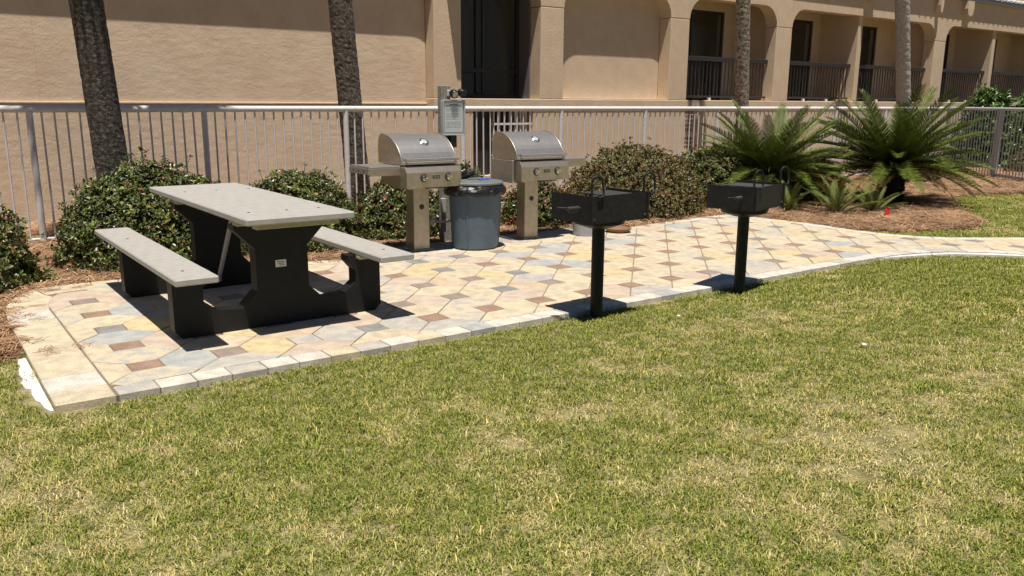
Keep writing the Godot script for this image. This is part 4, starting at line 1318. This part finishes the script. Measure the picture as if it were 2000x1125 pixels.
func shrubs():
	var glossy := rosette(41, 8, 0.050, 0.0125, [C(0.06, 0.10, 0.026), C(0.09, 0.14, 0.035), C(0.045, 0.075, 0.022), C(0.15, 0.185, 0.05), C(0.13, 0.11, 0.05)])
	var light := rosette(42, 8, 0.047, 0.012, [C(0.16, 0.205, 0.05), C(0.23, 0.255, 0.065), C(0.11, 0.15, 0.04), C(0.20, 0.16, 0.07)])
	var rusty := rosette(43, 5, 0.055, 0.014, [C(0.17, 0.075, 0.04), C(0.20, 0.12, 0.055), C(0.22, 0.07, 0.05)])
	var small := rosette(44, 9, 0.040, 0.009, [C(0.10, 0.095, 0.03), C(0.15, 0.12, 0.045), C(0.19, 0.145, 0.055), C(0.075, 0.08, 0.025)])
	var tan_l := rosette(45, 8, 0.040, 0.009, [C(0.25, 0.165, 0.085), C(0.20, 0.12, 0.065), C(0.16, 0.09, 0.05)])
	var small_green := rosette(46, 9, 0.042, 0.010, [C(0.09, 0.12, 0.03), C(0.13, 0.155, 0.04), C(0.17, 0.18, 0.05)])
	var bright := rosette(47, 8, 0.11, 0.026, [C(0.09, 0.17, 0.035), C(0.13, 0.22, 0.045), C(0.06, 0.12, 0.028)])
	var hawthorn := [[glossy, 0.56], [light, 0.40], [rusty, 0.04]]
	var dry := [[small, 0.56], [tan_l, 0.30], [small_green, 0.14]]
	var mid := [[small, 0.35], [small_green, 0.55], [tan_l, 0.10]]
	shrub("yellow-green glossy shrub at the mulch corner beyond the patio's short side", V(-0.22, 0, 3.72), Vector3(0.62, 0.84, 0.6), 3400, [[light, 0.62], [glossy, 0.34], [rusty, 0.04]], 61)
	shrub("largest glossy green rounded shrub, at the foot of the dark leaning palm", V(1.55, 0, 4.25), Vector3(0.93, 0.93, 0.82), 6000, hawthorn, 62)
	shrub("rounded glossy green shrub directly behind the far end of the picnic table", V(3.03, 0, 4.2), Vector3(0.74, 0.80, 0.68), 4200, [[glossy, 0.52], [light, 0.44], [rusty, 0.04]], 63)
	shrub("low glossy shrub with reddish leaves behind the gas grill with the raised left shelf", V(4.32, 0, 4.22), Vector3(0.60, 0.64, 0.52), 2900, [[glossy, 0.55], [light, 0.33], [rusty, 0.12]], 64)
	shrub("light green shrub top showing above the trash bin", V(5.30, 0, 4.30), Vector3(0.42, 0.76, 0.42), 2000, [[light, 0.6], [glossy, 0.32], [rusty, 0.08]], 65)
	shrub("dark shrub showing under the gas grill with the folded shelf", V(6.25, 0, 4.0), Vector3(0.5, 0.55, 0.45), 2200, [[glossy, 0.45], [small, 0.4], [rusty, 0.15]], 66)
	shrub("wide brownish small-leaved shrub behind the pedestal grill with the squared firebox", V(8.15, 0, 4.15), Vector3(1.22, 0.95, 0.88), 8500, dry, 67, 0.16)
	shrub("olive green small-leaved shrub between the brownish shrub and the sago palms", V(9.95, 0, 4.35), Vector3(0.72, 0.88, 0.66), 4200, mid, 68, 0.18)
	shrub("olive shrub under the fronds of the sago palm by the far patio corner", V(11.0, 0, 4.9), Vector3(0.8, 0.86, 0.6), 3400, mid, 69, 0.18)
	shrub("dark shrub filling the gap between the two sago palms", V(12.1, 0, 4.0), Vector3(0.72, 0.72, 0.6), 3000, [[small, 0.55], [tan_l, 0.3], [small_green, 0.15]], 70, 0.18)
	shrub("small dark shrub beyond the taller sago palm, before the gate", V(16.6, 0, 4.75), Vector3(0.75, 0.55, 0.55), 2600, mid, 71, 0.18)
	# bright hedge beyond the fence corner
	for q in [[23.0, 6.2, 1.0, 1.95, "bright green leafy shrub rising behind the fence corner by the balcony pillar"], [25.2, 5.9, 1.5, 2.05, "broad bright green shrub standing before the last balconies"], [27.6, 5.4, 1.5, 1.95, "bright green shrub at the far end of the hotel wing"]]:
		var s = shrub(q[4], V(q[0], 0, q[1]), Vector3(q[2], q[3], 0.75), 2300, [[bright, 1.0]], 80 + int(q[0]), 0.16)
		s.set_meta("group", "bright shrubs behind the fence")
	for q in [[21.4, 4.4, 0.55, 0.5, "low dark shrub seen through the pickets of the gate"], [21.9, 2.9, 0.6, 0.6, "shaded shrub seen through the gate beside its hinge post"]]:
		var s = shrub(q[4], V(q[0], 0, q[1]), Vector3(q[2], q[3], 0.5), 1200, [[small_green, 0.7], [tan_l, 0.3]], 95 + int(q[1]), 0.2)
		s.set_meta("group", "low shrubs behind the gate")
	# seedlings in the straw
	for q in [[0.42, 3.55, "small leafy seedling sprouting beside the patio's rounded corner"], [0.05, 3.2, "low bright seedling below the yellow-green shrub"]]:
		var s := thing("seedling", q[2], "seedling", V(q[0], -0.03, q[1]))
		for i in 10:
			var o := obj("leaf_cluster", light, M.leaf, s)
			o.transform = Transform3D(Basis(Vector3.UP, rng.randf() * TAU).scaled(Vector3.ONE * 1.3), Vector3(rng.randf_range(-0.08, 0.08), rng.randf_range(0.02, 0.10), rng.randf_range(-0.08, 0.08)))
		var k := MB.new(); k.tube([Vector3.ZERO, Vector3(0.01, 0.1, 0)], 0.004, 5); part("stem", k, M.twig, s)

func frond_mesh(sd: int, ln: float, droop: float, c1: Color, c2: Color) -> ArrayMesh:
	# feather frond growing along +z and arching down; leaflets set in a shallow V
	var r := RandomNumberGenerator.new()
	r.seed = sd
	var k := MB.new()
	var at := func(t: float) -> Vector3:
		return Vector3(0.0, -droop * ln * t * t * (0.6 + 0.4 * t), ln * t * (1.0 - 0.12 * droop * t))
	var pts := []
	var rad := []
	for i in 9:
		pts.append(at.call(i / 8.0)); rad.append(lerpf(0.012, 0.002, i / 8.0))
	k.col = c1.lerp(Color(0.20, 0.19, 0.06), 0.5)
	k.tube(pts, rad, 5, false)
	var n := 68
	for i in n:
		var t := 0.10 + 0.90 * i / (n - 1.0)
		var p: Vector3 = at.call(t)
		var dir: Vector3 = (at.call(minf(t + 0.02, 1.0)) - at.call(t - 0.02)).normalized()
		var up := Vector3.RIGHT.cross(dir).normalized() * -1.0
		if up.y < 0: up = -up
		var l := ln * 0.165 * pow(sin(PI * clampf(0.12 + t * 0.84, 0, 1)), 0.55) * r.randf_range(0.9, 1.08)
		for s in [-1, 1]:
			var fw := lerpf(0.55, 1.2, t)
			var d := (Vector3(s, 0, 0) + dir * (fw + r.randf_range(-0.12, 0.12)) + up * r.randf_range(0.35, 0.6)).normalized()
			var w := dir * 0.0068 * ln
			k.col = c1.lerp(c2, r.randf()) * r.randf_range(0.65, 1.35)
			k.col.a = 1.0
			var e := p + d * l - up * l * 0.10
			var m := p + d * l * 0.55 + up * l * 0.03
			k.quad(p - w * 0.7, p + w * 0.7, m + w * 0.8, m - w * 0.8)
			k.tri(m - w * 0.8, m + w * 0.8, e)
	return k.commit()

func sago(label, at: Vector3, trunk_h: float, trunk_r: float, ln: float, n: int, sd: int, brown: float):
	var s := thing("sago_palm", label, "sago palm", at, 0.0, "sago palms")
	var g := RandomNumberGenerator.new()
	g.seed = sd
	var k := MB.new()
	var prof := []
	for i in 9:
		prof.append(Vector2(trunk_r * (1.0 + 0.12 * sin(i * 2.3)) * (1.0 if i < 8 else 0.5), trunk_h * i / 8.0))
	k.lathe(prof, 18)
	for i in 130:
		var az := g.randf() * TAU
		var y := g.randf() * trunk_h
		var d := Vector3(cos(az), 0.6, sin(az)).normalized()
		var p := Vector3(cos(az) * trunk_r * 0.95, y, sin(az) * trunk_r * 0.95)
		k.tube([p, p + d * 0.05], [0.016, 0.005], 5, true)
	part("trunk", k, M.cycad_trunk, s)
	var fresh := []
	for v in 4:
		fresh.append(frond_mesh(sd + v, ln, 0.12 + 0.09 * v, C(0.045, 0.080, 0.014), C(0.13, 0.160, 0.028)))
	var old := []
	for v in 2:
		old.append(frond_mesh(sd + 20 + v, ln * 0.95, 0.26 + 0.10 * v, C(0.15, 0.13, 0.035), C(0.23, 0.165, 0.055)))
	var dead := frond_mesh(sd + 30, ln * 0.9, 0.34, C(0.24, 0.14, 0.065), C(0.34, 0.22, 0.11))
	for i in n:
		var f := i / (n - 1.0)           # 0 = innermost upright, 1 = lowest
		var az := i * 2.39996 + g.randf_range(-0.2, 0.2)
		var el := lerpf(1.12, 0.02, pow(f, 0.75)) + g.randf_range(-0.09, 0.09)
		var mesh: Mesh = fresh[clampi(int(f * 3.4 + g.randf_range(-0.6, 0.6)), 0, 3)]
		if f > 0.80 and g.randf() < 0.55: mesh = old[g.randi() % 2]
		if f > 0.84 and g.randf() < brown: mesh = dead
		var o := obj("frond", mesh, M.frond, s)
		var dir := Vector3(cos(az) * cos(el), sin(el), sin(az) * cos(el))
		var side := Vector3.UP.cross(dir).normalized()
		var b := Basis(side, dir.cross(side).normalized(), dir)
		o.transform = Transform3D(b.rotated(dir, g.randf_range(-0.3, 0.3)).scaled(Vector3.ONE * g.randf_range(0.86, 1.06)), Vector3(cos(az) * 0.05, trunk_h - 0.02 - f * 0.08, sin(az) * 0.05))

func sagos():
	sago("shorter sago palm with arching fronds at the far patio corner", V(10.95, -0.03, 3.95), 0.52, 0.16, 1.36, 72, 501, 0.25)
	sago("taller sago palm with thick dark trunk and some browned lower fronds", V(12.75, -0.03, 2.85), 0.62, 0.20, 1.45, 88, 531, 0.5)
	for q in [[10.25, 3.0, 0.52, "young sago offshoot touching the pedestal grill with the turned firebox"], [10.6, 2.4, 0.62, "pale green sago offshoot fanning up in the mulch between the sago trunks"], [11.3, 2.25, 0.5, "sago offshoot growing against the thick dark trunk beside the red flag"]]:
		var s := thing("sago_offshoot", q[3], "sago palm", V(q[0], -0.03, q[1]), 0.0, "sago offshoots")
		var m1 := frond_mesh(int(q[0] * 100), q[2], 0.18, C(0.09, 0.125, 0.03), C(0.15, 0.18, 0.045))
		var m2 := frond_mesh(int(q[0] * 100) + 1, q[2] * 0.85, 0.35, C(0.12, 0.14, 0.04), C(0.19, 0.18, 0.06))
		for i in 12:
			var az := i * 2.4 + rng.randf_range(-0.3, 0.3)
			var el := lerpf(1.35, 0.55, i / 11.0)
			var dir := Vector3(cos(az) * cos(el), sin(el), sin(az) * cos(el))
			var side := Vector3.UP.cross(dir).normalized()
			var o := obj("frond", m1 if i % 3 else m2, M.frond, s)
			o.transform = Transform3D(Basis(side, dir.cross(side).normalized(), dir), Vector3(rng.randf_range(-0.05, 0.05), 0, rng.randf_range(-0.05, 0.05)))

func palm(label, foot: Vector3, head: Vector3, r0: float, r1: float, bark: Material, sd: int, ring: float, crown_len: float, crown_n: int, el0: float, el1: float):
	var t := thing("palm_tree", label, "palm tree", foot, 0.0, "palm trees")
	var g := RandomNumberGenerator.new()
	g.seed = sd
	var nz := noise(sd, 3.0, 3)
	var d := head - foot
	var k := MB.new()
	var rows := int(d.y / 0.035)
	var n := 28
	var P := func(i: int, j: int) -> Vector3:
		var f := float(i) / rows
		var th := TAU * (j % n) / n
		var r := lerpf(r0, r1, f) * (1.0 + 0.25 * exp(-f * 18.0))
		r += ring * 0.9 * nz.get_noise_3d(cos(th) * 0.35, i * 0.16, sin(th) * 0.35) + ring * 0.8 * nz.get_noise_3d(cos(th) * 1.6, i * 0.3, sin(th) * 1.6)
		if sd == 14: r += 0.006 * absf(sin(i * 0.55 + 0.4 * sin(th * 2.0)))
		return Vector3(d.x * f + r * cos(th), d.y * f - 0.05, d.z * f + r * sin(th))
	for i in rows:
		for j in n:
			var a: Vector3 = P.call(i, j)
			k.oquad(a, P.call(i, j + 1), P.call(i + 1, j + 1), P.call(i + 1, j), Vector3(cos(TAU * (j + 0.5) / n), 0, sin(TAU * (j + 0.5) / n)))
	part("trunk", k, bark, t)
	# fan leaves
	var fm := MB.new()
	fm.col = C(0.06, 0.09, 0.03)
	fm.tube([Vector3.ZERO, Vector3(0, -0.02, crown_len * 0.3), Vector3(0, -0.06, crown_len * 0.6)], [0.018, 0.012, 0.008], 5)
	for i in 26:
		var a := lerpf(-1.9, 1.9, i / 25.0)
		var l := crown_len * (0.66 + 0.14 * cos(a))
		var o := Vector3(0, -0.06, crown_len * 0.6)
		var dd := Vector3(sin(a), -0.10 - 0.22 * absf(sin(a)), cos(a)).normalized()
		var w := Vector3(cos(a), 0, -sin(a)) * 0.036 * maxf(crown_len, 0.5)
		fm.quad(o, o + dd * l * 0.5 - w, o + dd * l + Vector3(0, -0.12 * l, 0), o + dd * l * 0.5 + w)
	var fan := fm.commit()
	var cr := Node3D.new()
	cr.name = "crown"
	t.add_child(cr)
	cr.position = d
	for i in crown_n:
		var f := i / (crown_n - 1.0)
		var az := i * 2.39996
		var el := lerpf(el0, el1, f) + g.randf_range(-0.1, 0.1)
		var dir := Vector3(cos(az) * cos(el), sin(el), sin(az) * cos(el))
		var side := Vector3.UP.cross(dir).normalized()
		var o := obj("fan_leaf", fan, M.frond, cr)
		o.transform = Transform3D(Basis(side, dir.cross(side).normalized(), dir), Vector3.ZERO)

func palms():
	palm("dark leaning palm trunk rising behind the largest glossy shrub", V(1.385, -0.05, 4.95), V(0.96, 6.7, 4.75), 0.168, 0.14, M.bark_dark, 11, 0.005, 0.95, 46, 1.3, -0.15)
	palm("dark and grey palm trunk standing between fence and plain stucco bay", V(4.89, -0.05, 6.42), V(3.97, 6.95, 5.51), 0.165, 0.15, M.bark_mid, 12, 0.006, 0.3, 10, 1.45, 0.9)
	palm("mottled brown and cream palm trunk before the single balcony", V(13.52, -0.05, 6.55), V(12.12, 6.95, 5.85), 0.138, 0.13, M.bark_mottled, 13, 0.005, 0.3, 10, 1.45, 0.9)
	palm("pale grey ringed palm trunk before the double balcony", V(19.74, -0.05, 6.55), V(17.23, 6.95, 5.99), 0.165, 0.145, M.bark_grey, 14, 0.007, 0.3, 10, 1.45, 0.9)

func _ready():
	rng.seed = 20240
	stage()
	materials()
	outlines()
	lawn()
	patio()
	building()
	fences()
	picnic_table()
	pedestal_grill("black pedestal grill with squared firebox, its post set in grass by the path edge", V(3.69, -0.05, -0.08), deg_to_rad(3.5), Vector3(-0.03, 0.05, 0.03), 1.01)
	pedestal_grill("black pedestal grill whose firebox is turned, standing nearer the sago palms", V(5.24, -0.05, -0.18), deg_to_rad(15), Vector3(0.05, 0.05, -0.02), 0.985)
	gas_grill("stainless gas grill with its left shelf raised, nearer the picnic table", V(3.95, -0.004, 3.10), 0.0, true)
	gas_grill("stainless gas grill with its left shelf folded down, beside the wide brownish shrub", V(5.42, -0.004, 3.10), deg_to_rad(-3), false)
	bin_and_post()
	shrubs()
	sagos()
	palms()
